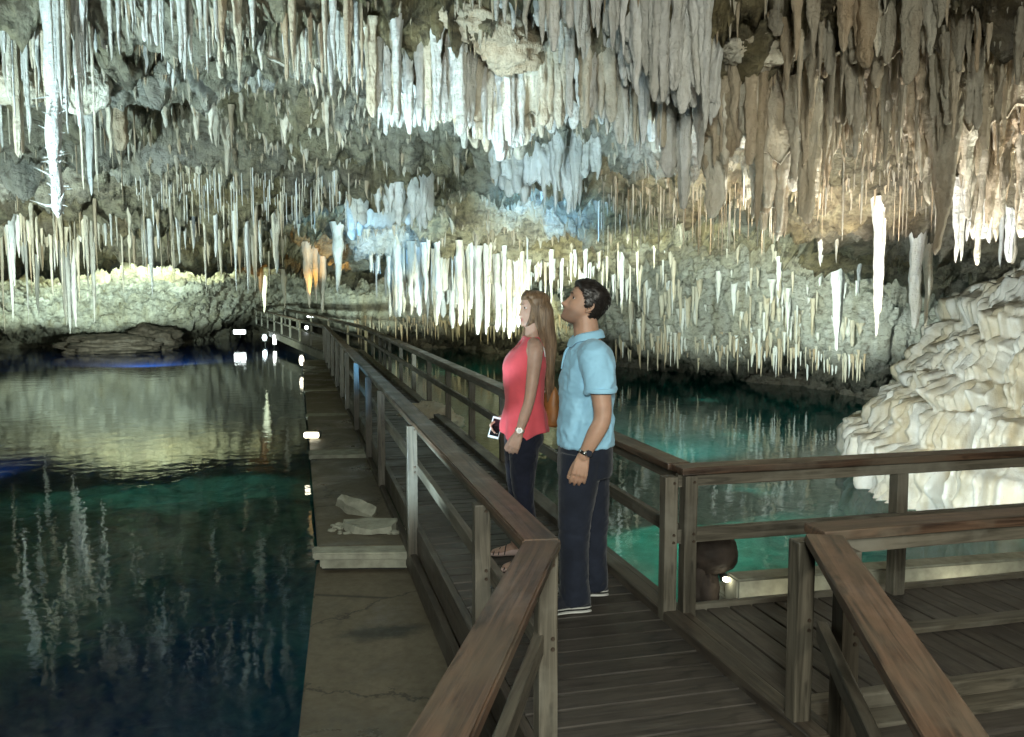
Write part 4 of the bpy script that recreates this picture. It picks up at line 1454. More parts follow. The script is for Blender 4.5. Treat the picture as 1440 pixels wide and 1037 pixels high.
side = tag(empty('side_deck', (2.05, 3.1, 0)), 'side deck of long planks leading right behind the railing', 'deck')
x = 2.03
while x < 9.0:
    beam('plank', (x + PW / 2, 3.17, -0.025 + random.uniform(-0.0015, 0.0015)), (x + PW / 2, 4.22, -0.025 + random.uniform(-0.0015, 0.0015)), PW - 0.013, 0.036, W_DECK, side, bevel=0.004)
    x += PW
beam('edge_board', (2.03, 4.245, -0.02), (9.0, 4.245, -0.02), 0.045, 0.075, W_POST, side)
beam('cross_board', (2.78, 3.66, 0.012), (9.0, 3.66, 0.012), 0.09, 0.032, W_POST, side, bevel=0.008)
beam('edge_board', (2.03, 3.13, -0.035), (9.0, 3.13, -0.035), 0.07, 0.07, W_POST, side, bevel=0.012)
for k, (yy, zz) in enumerate([(3.045, -0.09), (2.90, -0.10), (2.75, -0.11), (2.60, -0.12), (2.45, -0.13), (2.30, -0.14), (2.15, -0.15)]):
    beam('step_board', (2.05, yy, zz), (9.0, yy, zz), 0.135, 0.04, W_POST if k < 1 else W_DECK, side, bevel=0.012)
beam('riser_board', (2.05, 3.10, -0.20), (9.0, 3.10, -0.20), 0.03, 0.2, W_DARK, side)

# ------------------------------------------------------------------ concrete pontoons on the left of the boardwalk
STAIN = on_z(np.array(545.0), np.array(888.0), -0.41)


def mat_concrete():
    nt = NT('stained_concrete')
    f = nt.noise(nt.pos(), 1.3, 6, 0.65, 0.5)
    g = nt.noise(nt.pos(), 18.0, 5, 0.65)
    c = nt.ramp(f, [(0.30, (0.045, 0.036, 0.024)), (0.45, (0.115, 0.092, 0.058)), (0.60, (0.15, 0.125, 0.08)), (0.72, (0.08, 0.066, 0.042))])
    c = rgba_mix(nt, 0.35, c, nt.ramp(g, [(0.3, (0.05, 0.04, 0.03)), (0.7, (0.20, 0.18, 0.13))]))
    # a dark damp stain across the near platform
    ds = nt.n('ShaderNodeVectorMath', operation='DISTANCE')
    mp = nt.n('ShaderNodeMapping')
    mp.inputs['Location'].default_value = (-STAIN[0] * 1.5, -STAIN[1] * 3.4, 0)
    mp.inputs['Scale'].default_value = (1.5, 3.4, 0)
    nt.l(nt.pos(), mp.inputs['Vector'])
    nt.l(mp.outputs[0], ds.inputs[0])
    ad = nt.n('ShaderNodeMath', operation='ADD')
    nt.l(ds.outputs['Value'], ad.inputs[0])
    nt.l(nt.noise(nt.pos(), 4.0, 6, 0.7), ad.inputs[1])
    c = rgba_mix(nt, nt.ramp(ad.outputs[0], [(0.72, (0.85,) * 3), (1.0, (0, 0, 0))]), c, (0.030, 0.030, 0.024))
    vc = nt.n('ShaderNodeTexVoronoi', feature='DISTANCE_TO_EDGE')
    vc.inputs['Scale'].default_value = 0.9
    wv = rgba_mix(nt, 0.35, nt.pos(), nt.noise(nt.pos(), 3.0, 5, 0.7))
    nt.l(wv, vc.inputs['Vector'])
    c = rgba_mix(nt, nt.ramp(vc.outputs['Distance'], [(0.0, (0.8,) * 3), (0.012, (0, 0, 0))]), c, (0.02, 0.017, 0.012))
    nt.l(c, nt.b.inputs['Base Color'])
    nt.l(nt.ramp(f, [(0.35, (0.25,) * 3), (0.55, (0.7,) * 3)]), nt.b.inputs['Roughness'])
    nt.l(nt.bump(g, 0.3, 0.01), nt.b.inputs['Normal'])
    return nt.m


M_CONC = mat_concrete()
M_PALECONC = mat_simple('pale_concrete', (0.34, 0.34, 0.27), 0.7, 0.3, nscale=9, var=0.3, bump=0.4)
M_DARKWET = mat_simple('black_rubber', (0.015, 0.014, 0.013), 0.5, 0.4)


def slab(name, corners, z0, z1, mat, label=None, cat=None, parent=None, group=None):
    """upright prism from ground corners"""
    bm = bmesh.new()
    lo = [bm.verts.new((x, y, z0)) for x, y in corners]
    hi = [bm.verts.new((x, y, z1)) for x, y in corners]
    n = len(corners)
    bm.faces.new(hi)
    bm.faces.new(lo[::-1])
    for k in range(n):
        bm.faces.new((lo[k], lo[(k + 1) % n], hi[(k + 1) % n], hi[k]))
    bmesh.ops.recalc_face_normals(bm, faces=bm.faces)
    bmesh.ops.bevel(bm, geom=[e for e in bm.edges], offset=0.012, segments=2, affect='EDGES')
    me = bm_mesh(name, bm)
    me.materials.append(mat)
    o = bpy.data.objects.new(name, me)
    COL.objects.link(o)
    if parent is not None:
        o.parent = parent
        o.location = -Vector(parent.location)
    return tag(o, label, cat, group)


slab('concrete_pontoon', [(-0.62, 0.6), (0.6, 0.6), (1.25, 4.2), (1.25, 6.9), (0.11, 6.9), (-0.04, 4.1)], -1.0, -0.41, M_CONC,
     'nearest brown concrete platform, low beside the dark water', 'platform', group='concrete platforms by the boardwalk')
t2 = tag(empty('concrete_pontoon', (0.5, 6.6, -0.25)), 'higher concrete platform carrying the broken stone slabs', 'platform', 'concrete platforms by the boardwalk')
slab('slab_top', [(0.115, 6.80), (0.80, 6.66), (0.80, 10.5), (0.115, 10.6)], -0.31, -0.25, M_CONC, parent=t2)
slab('front_lip', [(0.075, 6.60), (0.80, 6.44), (0.80, 6.655), (0.075, 6.795)], -0.30, -0.245, M_PALECONC, parent=t2)
slab('front_beam', [(0.13, 6.645), (0.80, 6.50), (0.80, 6.62), (0.13, 6.765)], -0.385, -0.303, M_PALECONC, parent=t2)
slab('float', [(0.14, 6.70), (0.79, 6.56), (0.79, 10.5), (0.14, 10.5)], -0.9, -0.39, M_DARKWET, parent=t2)
for k, (y0, y1, z, lab) in enumerate([(10.62, 14.2, -0.22, 'third concrete platform with a pale lip and a floodlight'), (14.3, 18.2, -0.24, 'fourth concrete platform along the boardwalk'), (18.3, 22.8, -0.24, 'fifth concrete platform along the boardwalk'), (22.9, 27.4, -0.24, 'farthest concrete platform before the bend')]):
    t3 = tag(empty('concrete_pontoon', (0.5, y0, z)), lab, 'platform', 'concrete platforms by the boardwalk')
    slab('slab_top', [(0.12, y0 + 0.4), (0.80, y0 + 0.35), (0.80, y1), (0.12, y1)], z - 0.06, z, M_CONC, parent=t3)
    slab('front_lip', [(0.10, y0), (0.80, y0 - 0.1), (0.80, y0 + 0.345), (0.10, y0 + 0.395)], z - 0.055, z + 0.004, M_PALECONC, parent=t3)
    slab('float', [(0.15, y0 + 0.06), (0.79, y0 + 0.0), (0.79, y1), (0.15, y1)], -0.9, z - 0.065, M_DARKWET, parent=t3)


def broken_slab(loc, sx, sy, sz, rot, label, seed):
    rr = random.Random(seed)
    bm = bmesh.new()
    n = 9
    pts = []
    for k in range(n):
        a = 2 * math.pi * k / n
        c, s = math.cos(a), math.sin(a)
        f = 1 / max(abs(c), abs(s)) ** 0.8 * rr.uniform(0.78, 1.0)
        pts.append((c * f * sx / 2, s * f * sy / 2))
    lo = [bm.verts.new((x * 1.06, y * 1.06, rr.uniform(-0.01, 0.01))) for x, y in pts]
    hi = [bm.verts.new((x, y, sz + rr.uniform(-0.015, 0.015))) for x, y in pts]
    bm.faces.new(hi)
    bm.faces.new(lo[::-1])
    for k in range(n):
        bm.faces.new((lo[k], lo[(k + 1) % n], hi[(k + 1) % n], hi[k]))
    bmesh.ops.triangulate(bm, faces=bm.faces[:])
    bmesh.ops.subdivide_edges(bm, edges=bm.edges[:], cuts=2, use_grid_fill=True)
    for v in bm.verts:
        g = gnoise(np.array([[v.co.x * 9 + seed, v.co.y * 9, v.co.z * 9]]))[0]
        v.co += Vector((g * 0.022, gnoise(np.array([[v.co.y * 9, v.co.x * 9 + seed, 2.2]]))[0] * 0.022, g * 0.014))
    me = bm_mesh('stone_slab', bm)
    me.materials.append(M_PALECONC)
    o = bpy.data.objects.new('stone_slab', me)
    COL.objects.link(o)
    o.location = loc
    o.rotation_euler = rot
    tag(o, label, 'stone')
    return o


a = on_z(np.array(520.0), np.array(747.0), -0.25)
broken_slab((a[0], a[1] + 0.05, -0.245), 0.50, 0.36, 0.055, (0.02, 0.03, -0.25), 'flat pale broken slab lying on the higher platform', 3)
a = on_z(np.array(502.0), np.array(727.0), -0.25)
broken_slab((a[0], a[1] + 0.12, -0.235), 0.40, 0.12, 0.10, (0.40, 0.30, -0.55), 'tilted stone plate leaning behind the flat broken slab', 5)
bm = bmesh.new()
for k in range(110):
    a = on_z(np.array(random.uniform(466, 575)), np.array(random.uniform(738, 752)), -0.25)
    s = random.uniform(0.005, 0.022) * (1.6 if random.random() < 0.12 else 1)
    bmesh.ops.create_icosphere(bm, subdivisions=1, radius=s, matrix=Matrix.Translation((a[0], a[1], -0.248 + s * 0.4)) @ Matrix.Diagonal((1.5, 1, 0.7, 1)))
me = bm_mesh('rubble', bm)
me.materials.append(M_PALECONC)
o = link('rubble', me)
tag(o, 'crumbs of stone scattered round the broken slab', kind='stuff')

# low concrete walls beyond the side deck
slab('low_concrete_wall', [(2.66, 4.75), (9.0, 4.52), (9.0, 4.66), (2.66, 4.92)], -0.9, -0.06, M_PALECONC, 'low pale concrete wall behind the side deck', 'wall')
slab('concrete_shelf', [(2.70, 4.96), (3.55, 4.90), (3.55, 5.25), (2.70, 5.28)], -0.8, -0.25, M_PALECONC, 'lit concrete shelf in the water behind the low wall', 'ledge')


# ------------------------------------------------------------------ floodlights on the platforms and in the water
M_HOUSING = mat_simple('lamp_housing', (0.03, 0.03, 0.03), 0.4, 0.5)


def floodlight(px, py, d, w, h, label, color, strength, power, turn=0.0):
    p = Vector(at(px, py, d))
    root = empty('floodlight', p, -YAW + turn)
    tag(root, label, 'floodlight', 'floodlights along the walkway')
    bm = box_bm(w * 1.15, 0.10, h * 1.25, 0.012, (0, 0.06, 0))
    me = bm_mesh('housing', bm)
    me.materials.append(M_HOUSING)
    o = bpy.data.objects.new('housing', me)
    COL.objects.link(o)
    o.parent = root
    if min(w, h) / max(w, h) > 0.45:
        bm = bmesh.new()
        bmesh.ops.create_uvsphere(bm, u_segments=20, v_segments=12, radius=0.5, matrix=Matrix.Translation((0, -0.002, 0)) @ Matrix.Diagonal((w, 0.06, h, 1)))
    else:
        bm = box_bm(w, 0.02, h, min(w, h) * 0.3, (0, -0.002, 0), seg=3)
    me = bm_mesh('lens', bm)
    nt = NT('lamp_glow')
    nt.b.inputs['Base Color'].default_value = (0.8, 0.8, 0.8, 1)
    nt.b.inputs['Emission Color'].default_value = (*color, 1)
    nt.b.inputs['Emission Strength'].default_value = strength
    me.materials.append(nt.m)
    o = bpy.data.objects.new('lens', me)
    COL.objects.link(o)
    o.parent = root
    bm = box_bm(0.03, 0.03, h * 0.9, 0.004, (0, 0.10, -h * 0.9))
    me = bm_mesh('bracket', bm)
    me.materials.append(M_HOUSING)
    o = bpy.data.objects.new('bracket', me)
    COL.objects.link(o)
    o.parent = root


floodlight(337, 467, 41, 0.56, 0.20, 'long white floodlight box at the far left waterline', (0.9, 1.0, 1.0), 9, 60)
floodlight(372, 475, 40, 0.22, 0.30, 'round white floodlight just right of the long box', (0.8, 0.95, 1.0), 8, 0)
floodlight(386, 478, 38, 0.14, 0.42, 'upright white floodlight beside the far pontoons', (0.95, 1.0, 0.95), 8, 0, 0.5)
floodlight(424, 507, 26, 0.15, 0.32, 'small warm floodlight on the edge of the far platform', (1, 0.93, 0.7), 5, 40)
floodlight(438, 612, 11.6, 0.20, 0.075, 'warm white floodlight on the platform lip', (1, 0.93, 0.68), 6, 0)
floodlight(431, 461, 38, 0.16, 0.16, 'tiny white lamp below the distant railing', (0.9, 0.95, 1.0), 10, 0)
floodlight(437, 445, 42, 0.35, 0.10, 'white light strip behind the distant railing', (0.9, 1.0, 1.0), 6, 0)
floodlight(412, 381, 46, 0.16, 0.30, 'small blue lamp above the far end of the walkway', (0.4, 0.8, 1.0), 6, 0)
floodlight(1021, 815, 5.35, 0.045, 0.03, 'small lamp at the end of the low concrete wall', (1.0, 0.95, 0.7), 10, 6)

# ------------------------------------------------------------------ people
def ring_loft(secs, n=36, close=True):
    """stacked horizontal rings: (z, cx, a, b[, cy[, power]]); a is half depth (x), b half width (y)"""
    V = []
    a = np.linspace(0, 2 * math.pi, n, endpoint=False)
    for s in secs:
        z, cx, ra, rb = s[:4]
        cy_ = s[4] if len(s) > 4 else 0
        p = s[5] if len(s) > 5 else 2.3
        c, si = np.cos(a), np.sin(a)
        k = (np.abs(c) ** p + np.abs(si) ** p) ** (-1 / p)
        V.append(np.stack([cx + ra * c * k, cy_ + rb * si * k, np.full(n, z)], -1))
    m = len(secs)
    V = np.concatenate(V)
    F = grid_faces(m, n, True).tolist()
    if close:
        lo = list(range(n))
        hi = list(range((m - 1) * n, m * n))
        F += [lo[::-1], hi]
    return V, F


def smooth_secs(secs, k=4):
    """more rings between the given ones (monotone interpolation is enough here)"""
    S = np.array([list(s) + [0] * (4 - len(s)) for s in secs], float)
    t = np.arange(len(S))
    tt = np.linspace(0, len(S) - 1, (len(S) - 1) * k + 1)
    out = []
    for j in range(S.shape[1]):
        y = S[:, j]
        d = np.gradient(y)
        i = np.clip(tt.astype(int), 0, len(S) - 2)
        u = tt - i
        h00, h10, h01, h11 = 2 * u ** 3 - 3 * u ** 2 + 1, u ** 3 - 2 * u ** 2 + u, -2 * u ** 3 + 3 * u ** 2, u ** 3 - u ** 2
        out.append(h00 * y[i] + h10 * d[i] + h01 * y[i + 1] + h11 * d[i + 1])
    return [tuple(r) for r in np.stack(out, -1)]


def limb(pts, rad, n=18, k=6, flat=1.0, round_ends=True, ax=(0, 1, 0)):
    """tapering tube through pts with radii rad; flat < 1 squeezes it along ax"""
    S = smooth_secs([(*p, r) for p, r in zip(pts, rad)], k)
    P = np.array([s[:3] for s in S])
    r = np.array([s[3] for s in S])
    T = np.gradient(P, axis=0)
    T /= np.linalg.norm(T, axis=1)[:, None]
    if round_ends:
        a0 = np.linspace(0, math.pi / 2, 5)[1:]
        pre = [(P[0] - T[0] * r[0] * math.sin(q), T[0], r[0] * max(math.cos(q), 0.02)) for q in a0][::-1]
        post_ = [(P[-1] + T[-1] * r[-1] * math.sin(q), T[-1], r[-1] * max(math.cos(q), 0.02)) for q in a0]
        P = np.array([x[0] for x in pre] + list(P) + [x[0] for x in post_])
        T = np.array([x[1] for x in pre] + list(T) + [x[1] for x in post_])
        r = np.array([x[2] for x in pre] + list(r) + [x[2] for x in post_])
    A = np.array(ax, float)
    V = []
    ang = np.linspace(0, 2 * math.pi, n, endpoint=False)
    for p, t, q in zip(P, T, r):
        u = A - t * A.dot(t)
        if np.linalg.norm(u) < 1e-3:
            u = np.array([1.0, 0, 0]) - t * t[0]
        u /= np.linalg.norm(u)
        v = np.cross(t, u)
        V.append(p + q * (flat * np.cos(ang)[:, None] * u + np.sin(ang)[:, None] * v))
    V = np.concatenate(V)
    m = len(P)
    F = grid_faces(m, n, True).tolist() + [list(range(n))[::-1], list(range((m - 1) * n, m * n))]
    return V, F


def join(parts):
    V, F, off = [], [], 0
    for v, f in parts:
        V.append(v)
        F += [[i + off for i in q] for q in f]
        off += len(v)
    return np.concatenate(V), F


def poly_mesh(name, V, F, smooth=True):
    me = bpy.data.meshes.new(name)
    me.from_pydata([tuple(v) for v in V], [], F)
    me.update()
    me.polygons.foreach_set('use_smooth', [smooth] * len(me.polygons))
    return me


def fuse(name, parts, voxel, smooth=4, fac=0.5):
    """one continuous surface out of overlapping closed shapes"""
    V, F = join(parts)
    me = poly_mesh('tmp', V, F)
    bm = bmesh.new()
    bm.from_mesh(me)
    bmesh.ops.recalc_face_normals(bm, faces=bm.faces)
    bm.to_mesh(me)
    bm.free()
    o = bpy.data.objects.new('tmp', me)
    COL.objects.link(o)
    m = o.modifiers.new('r', 'REMESH')
    m.mode = 'VOXEL'
    m.voxel_size = voxel
    if smooth:
        s = o.modifiers.new('s', 'SMOOTH')
        s.iterations = smooth
        s.factor = fac
    dg = bpy.context.evaluated_depsgraph_get()
    out = bpy.data.meshes.new_from_object(o.evaluated_get(dg))
    out.name = name
    bpy.data.objects.remove(o)
    bpy.data.meshes.remove(me)
    out.polygons.foreach_set('use_smooth', [True] * len(out.polygons))
    return out


def mesh_co(me):
    a = np.empty(len(me.vertices) * 3, np.float32)
    me.vertices.foreach_get('co', a)
    return a.reshape(-1, 3)


def set_co(me, P):
    me.vertices.foreach_set('co', np.ascontiguousarray(P, np.float32).ravel())
    me.update()


def mesh_no(me):
    a = np.empty(len(me.vertices) * 3, np.float32)
    me.vertices.foreach_get('normal', a)
    return a.reshape(-1, 3)


def wrinkle(me, amp, freq, seed, aniso=(1, 1, 1), mask=None):
    P, N = mesh_co(me), mesh_no(me)
    q = P * np.array(aniso) * freq + seed
    w = np.stack([fbm(q * 0.6 + 40 * k, 2) for k in range(3)], -1) * 0.8
    h = ridged(q + w, 2) * amp
    if mask is not None:
        h = h * mask(P)
    set_co(me, P + N * h[:, None])


HEAD = [(-.113, .066, .020, .016), (-.108, .076, .008, .028), (-.098, .081, -.010, .038), (-.085, .083, -.030, .047), (-.060, .082, -.055, .056), (-.035, .081, -.074, .063),
        (-.010, .083, -.088, .069), (.015, .086, -.096, .073), (.040, .089, -.100, .0755), (.065, .085, -.099, .0745), (.085, .072, -.090, .067), (.100, .050, -.072, .053), (.110, .026, -.046, .035), (.1155, .0, -.012, .010)]


def head_grid(fem=False, n=72, m=60):
    H = np.array(HEAD)
    z = np.concatenate([np.linspace(-.113, -.1, 6, endpoint=False), np.linspace(-.1, .1, m - 12, endpoint=False), np.linspace(.1, .1155, 6)])
    xf, xb, w = (np.interp(z, H[:, 0], H[:, k]) for k in (1, 2, 3))
    a = np.linspace(-math.pi, math.pi, n, endpoint=False)
    A, Z = np.meshgrid(a, z)
    c = ((xf + xb) / 2)[:, None]
    ra = ((xf - xb) / 2)[:, None]
    p = 2.25
    k = (np.abs(np.cos(A)) ** p + np.abs(np.sin(A)) ** p) ** (-1 / p)
    X = c + ra * np.cos(A) * k
    Y = w[:, None] * np.sin(A) * k
    g = lambda y0, z0, sy, sz: np.exp(-((Y - y0) / sy) ** 2 - ((Z - z0) / sz) ** 2) * (X > 0)
    dx = .024 * g(0, -.036, .012, .014) + .013 * g(0, -.010, .010, .024)
    for s in (-1, 1):
        dx = dx + .010 * g(s * .012, -.041, .007, .008) - .011 * g(s * .031, .012, .015, .010) + .006 * g(s * .028, .033, .022, .008) + .006 * g(s * .042, -.02, .018, .018)
    dx = dx + .009 * g(0, -.0625, .017, .0055) + .009 * g(0, -.0755, .015, .0055) - .005 * g(0, -.069, .022, .002) + (.007 if fem else .011) * g(0, -.098, .018, .011)
    X = X + dx
    if not fem:
        X = X + .009 * g(0, -.034, .012, .014) + .004 * g(0, -.010, .009, .02)
    if fem:
        Y = Y * 0.94
        X = X - .004 * g(0, -.036, .012, .012)
    return X, Y, Z, A


def skin_mat(name, base, lip, lip_c, nz=(0, 0, 0)):
    nt = NT(name)
    f = nt.noise(nt.coords('Object'), 16, 4)
    lo = tuple(c * 0.9 for c in base)
    hi = tuple(c * 1.1 for c in base)
    c = nt.ramp(f, [(0.3, lo), (0.7, hi)])
    at_ = nt.n('ShaderNodeAttribute', attribute_name='lip')
    c = rgba_mix(nt, at_.outputs['Fac'], c, lip_c)
    a2 = nt.n('ShaderNodeAttribute', attribute_name='beard')
    c = rgba_mix(nt, a2.outputs['Fac'], c, tuple(v * 0.22 for v in base))
    nt.l(c, nt.b.inputs['Base Color'])
    nt.b.inputs['Roughness'].default_value = 0.5
    nt.b.inputs['Specular IOR Level'].default_value = 0.4
    nt.b.inputs['Subsurface Weight'].default_value = 0.12
    nt.b.inputs['Subsurface Radius'].default_value = (0.01, 0.004, 0.002)
    return nt.m


def cloth_mat(name, color, scale=420, rough=0.85, sheen=0.15, var=0.12):
    nt = NT(name)
    f = nt.noise(nt.coords('Object'), scale, 2)
    g = nt.noise(nt.coords('Object'), 9, 4)
    c = nt.ramp(g, [(0.3, tuple(v * (1 - var) for v in color)), (0.7, tuple(min(1, v * (1 + var)) for v in color))])
    nt.l(c, nt.b.inputs['Base Color'])
    nt.b.inputs['Roughness'].default_value = rough
    nt.b.inputs['Sheen Weight'].default_value = sheen
    nt.b.inputs['Specular IOR Level'].default_value = 0.2
    nt.l(nt.bump(f, 0.25, 0.002), nt.b.inputs['Normal'])
    return nt.m


def hair_mat(name, dark, light, zdir=True):
    nt = NT(name)
    f = nt.noise(nt.coords('Object', (60, 60, 6)), 1.0, 4, 0.6, 0.5)
    nt.l(nt.ramp(f, [(0.3, dark), (0.72, light)]), nt.b.inputs['Base Color'])
    nt.b.inputs['Roughness'].default_value = 0.42
    nt.b.inputs['Specular IOR Level'].default_value = 0.45
    nt.b.inputs['Anisotropic'].default_value = 0.4
    nt.l(nt.bump(f, 0.5, 0.006), nt.b.inputs['Normal'])
    return nt.m


def eye_mat():
    nt = NT('eye')
    s = nt.n('ShaderNodeSeparateXYZ')
    tc = nt.n('ShaderNodeTexCoord')
    nt.l(tc.outputs['Object'], s.inputs[0])
    mr = nt.n('ShaderNodeMapRange')
    mr.inputs[1].default_value = 0.0068
    mr.inputs[2].default_value = 0.0090
    nt.l(s.outputs['X'], mr.inputs[0])
    nt.l(nt.ramp(mr.outputs[0], [(0.0, (0.75, 0.73, 0.70)), (0.5, (0.05, 0.03, 0.015)), (1.0, (0.01, 0.008, 0.006))]), nt.b.inputs['Base Color'])
    nt.b.inputs['Roughness'].default_value = 0.12
    return nt.m


M_EYE = eye_mat()
M_LASH = mat_simple('dark_lash', (0.015, 0.010, 0.008), 0.6)
M_STEEL = mat_simple('steel', (0.6, 0.6, 0.58), 0.25, 0.5, metal=1.0, var=0.1)
M_DIALW = mat_simple('pale_dial', (0.75, 0.75, 0.72), 0.3, 0.5, var=0.1)
M_DIALD = mat_simple('dark_dial', (0.03, 0.035, 0.05), 0.25, 0.5, var=0.1)


def hand_parts(wrist, d, out, curl, size, side):
    """palm and five fingers. wrist point, direction d down the hand, out = back-of-hand normal, curl towards -out"""
    w, d, out = (np.array(v, float) for v in (wrist, d, out))
    d /= np.linalg.norm(d)
    out = out - d * out.dot(d)
    out /= np.linalg.norm(out)
    s = np.cross(d, out) * side          # across the hand, towards the thumb
    P = []
    pl = 0.088 * size
    # palm: three flattened bars side by side
    for k in (-1.5, -0.5, 0.5, 1.5):
        a = w + s * (k * 0.011 * size)
        b = w + d * pl + s * (k * 0.0195 * size)
        P.append(limb([a, (a + b) / 2 + out * 0.002, b], [0.015 * size, 0.0145 * size, 0.0115 * size], n=10, k=3))
    Ls = {1.5: 0.074, 0.5: 0.082, -0.5: 0.076, -1.5: 0.058}
    for k, L in Ls.items():
        L *= size
        p0 = w + d * (pl - 0.012 * size) + s * (k * 0.0205 * size)
        f = d + s * (k * 0.03)
        f /= np.linalg.norm(f)
        pts = [p0]
        ang = 0.10 + curl * 0.35
        for q in (0.42, 0.32, 0.26):
            dirn = f * math.cos(ang) - out * math.sin(ang)
            pts.append(pts[-1] + dirn * (L + 0.012 * size) * q)
            ang += curl * 0.55
        r = 0.0088 * size
        P.append(limb(pts, [r * 1.08, r, r * 0.92, r * 0.75], n=10, k=3))
    t0 = w + d * 0.022 * size + s * 0.020 * size
    td = d * 0.85 + s * 0.36 - out * 0.38
    td /= np.linalg.norm(td)
    t1 = t0 + td * 0.042 * size
    t2 = t1 + (td * 0.7 + d * 0.5 - out * 0.1) * 0.034 * size
    t3 = t2 + (td * 0.45 + d * 0.7 - out * 0.2) * 0.026 * size
    P.append(limb([t0, t1, t2, t3], [0.0165 * size, 0.0125 * size, 0.0105 * size, 0.008 * size], n=10, k=3))
    return P


def place_head(X, Y, Z, piv, tilt, turn=0.0, scale=1.0):
    ct, st = math.cos(tilt), math.sin(tilt)
    x, y, z = X * scale, Y * scale, Z * scale
    x2, z2 = x * ct - z * st, x * st + z * ct          # tilt > 0 looks up
    c, s = math.cos(turn), math.sin(turn)
    x3, y3 = x2 * c - y * s, x2 * s + y * c
    return np.stack([x3 + piv[0], y3 + piv[1], z2 + piv[2]], -1)


def add_child(root, name, me, mat, label=None):
    if not me.materials:
        me.materials.append(mat)
    o = bpy.data.objects.new(name, me)
    COL.objects.link(o)
    o.parent = root
    if label:
        o['label'] = label
    return o


def head_extras(root, hp, skin_c, brow_c, fem):
    for s in (-1, 1):
        bm = bmesh.new()
        bmesh.ops.create_uvsphere(bm, u_segments=20, v_segments=14, radius=0.0112)
        me = bm_mesh('eye', bm, True)
        o = add_child(root, 'eye', me, M_EYE)
        p = place_head(np.array([0.0655]), np.array([s * 0.0305 * (0.94 if fem else 1)]), np.array([0.011]), **hp)[0]
        o.location = p
        o.rotation_euler = (0, -(hp['tilt'] + 0.05), hp.get('turn', 0) + s * 0.22)
        o.scale = (1.0, 1.2, 0.56)
        la = [(0.0765 - 9.0 * (u - .0) ** 2, s * (0.0305 * (0.94 if fem else 1) + u), 0.0172 - 22 * u * u) for u in (-.013, -.006, 0, .006, .013)]
        q = [place_head(np.array([a]), np.array([b]), np.array([c]), **hp)[0] for a, b, c in la]
        V, F = limb(q, [.0012, .002, .0022, .002, .0014], n=6, k=3)
        add_child(root, 'eyelashes', poly_mesh('eyelashes', V, F), M_LASH)
        # brow
        pts = [(0.0905 - 0.35 * abs(y) ** 1.6 * 3, s * (0.012 + y), 0.0325 + 0.0035 * math.sin(u * 2.6) - 0.003 * u) for u, y in ((0, 0), (0.35, 0.011), (0.7, 0.022), (1, 0.032))]
        q = [place_head(np.array([a]), np.array([b]), np.array([c]), **hp)[0] for a, b, c in pts]
        V, F = limb(q, [0.0028, 0.0036, 0.003, 0.0014] if not fem else [0.0018, 0.0022, 0.0018, 0.001], n=8, k=3)
        add_child(root, 'eyebrow', poly_mesh('eyebrow', V, F), brow_c)


def paint(me, hp_inv, fem):
    """lip and beard masks in head space"""
    P = mesh_co(me)
    q = hp_inv(P)
    front = (q[:, 0] > 0.055)
    lip = np.exp(-(q[:, 1] / 0.021) ** 4 - ((q[:, 2] + 0.069) / 0.0105) ** 4) * front
    beard = 0 * lip
    if not fem:
        beard = sstep(-0.028, -0.06, q[:, 2]) * sstep(-0.13, -0.115, q[:, 2]) * sstep(-0.03, 0.02, q[:, 0]) * 0.55
        beard = np.maximum(beard, 0.6 * np.exp(-(q[:, 1] / 0.024) ** 4 - ((q[:, 2] + 0.052) / 0.008) ** 2) * front)
        beard *= 1 - lip
    for nm, arr in (('lip', lip), ('beard', beard)):
        a = me.attributes.new(nm, 'FLOAT', 'POINT')
        a.data.foreach_set('value', arr.astype(np.float32))


def inv_head(hp):
    def f(P):
        x, y, z = (P[:, k] - hp['piv'][k] for k in range(3))
        t = hp.get('turn', 0)
        c, s = math.cos(t), math.sin(t)
        x, y = x * c + y * s, -x * s + y * c
        ct, st = math.cos(hp['tilt']), math.sin(hp['tilt'])
        x, z = x * ct + z * st, -x * st + z * ct
        return np.stack([x, y, z], -1) / hp.get('scale', 1)
    return f


def ear_parts(hp, fem):
    out = []
    for s in (-1, 1):
        yy = s * (0.069 if fem else 0.0735)
        pts = [(-.012, yy, .018), (-.020, yy + s * .010, .026), (-.031, yy + s * .014, .018), (-.032, yy + s * .013, .0), (-.022, yy + s * .009, -.018), (-.012, yy + s * .003, -.030)]
        q = [place_head(*(np.array([v]) for v in p), **hp)[0] for p in pts]
        out.append(limb(q, [.006, .0062, .0062, .006, .0062, .0065], n=8, k=3))
        q = [place_head(*(np.array([v]) for v in p), **hp)[0] for p in [(-.010, yy - s * .003, .016), (-.020, yy + s * .002, .0), (-.013, yy, -.02)]]
        out.append(limb(q, [.009, .011, .008], n=10, k=3))
    return out


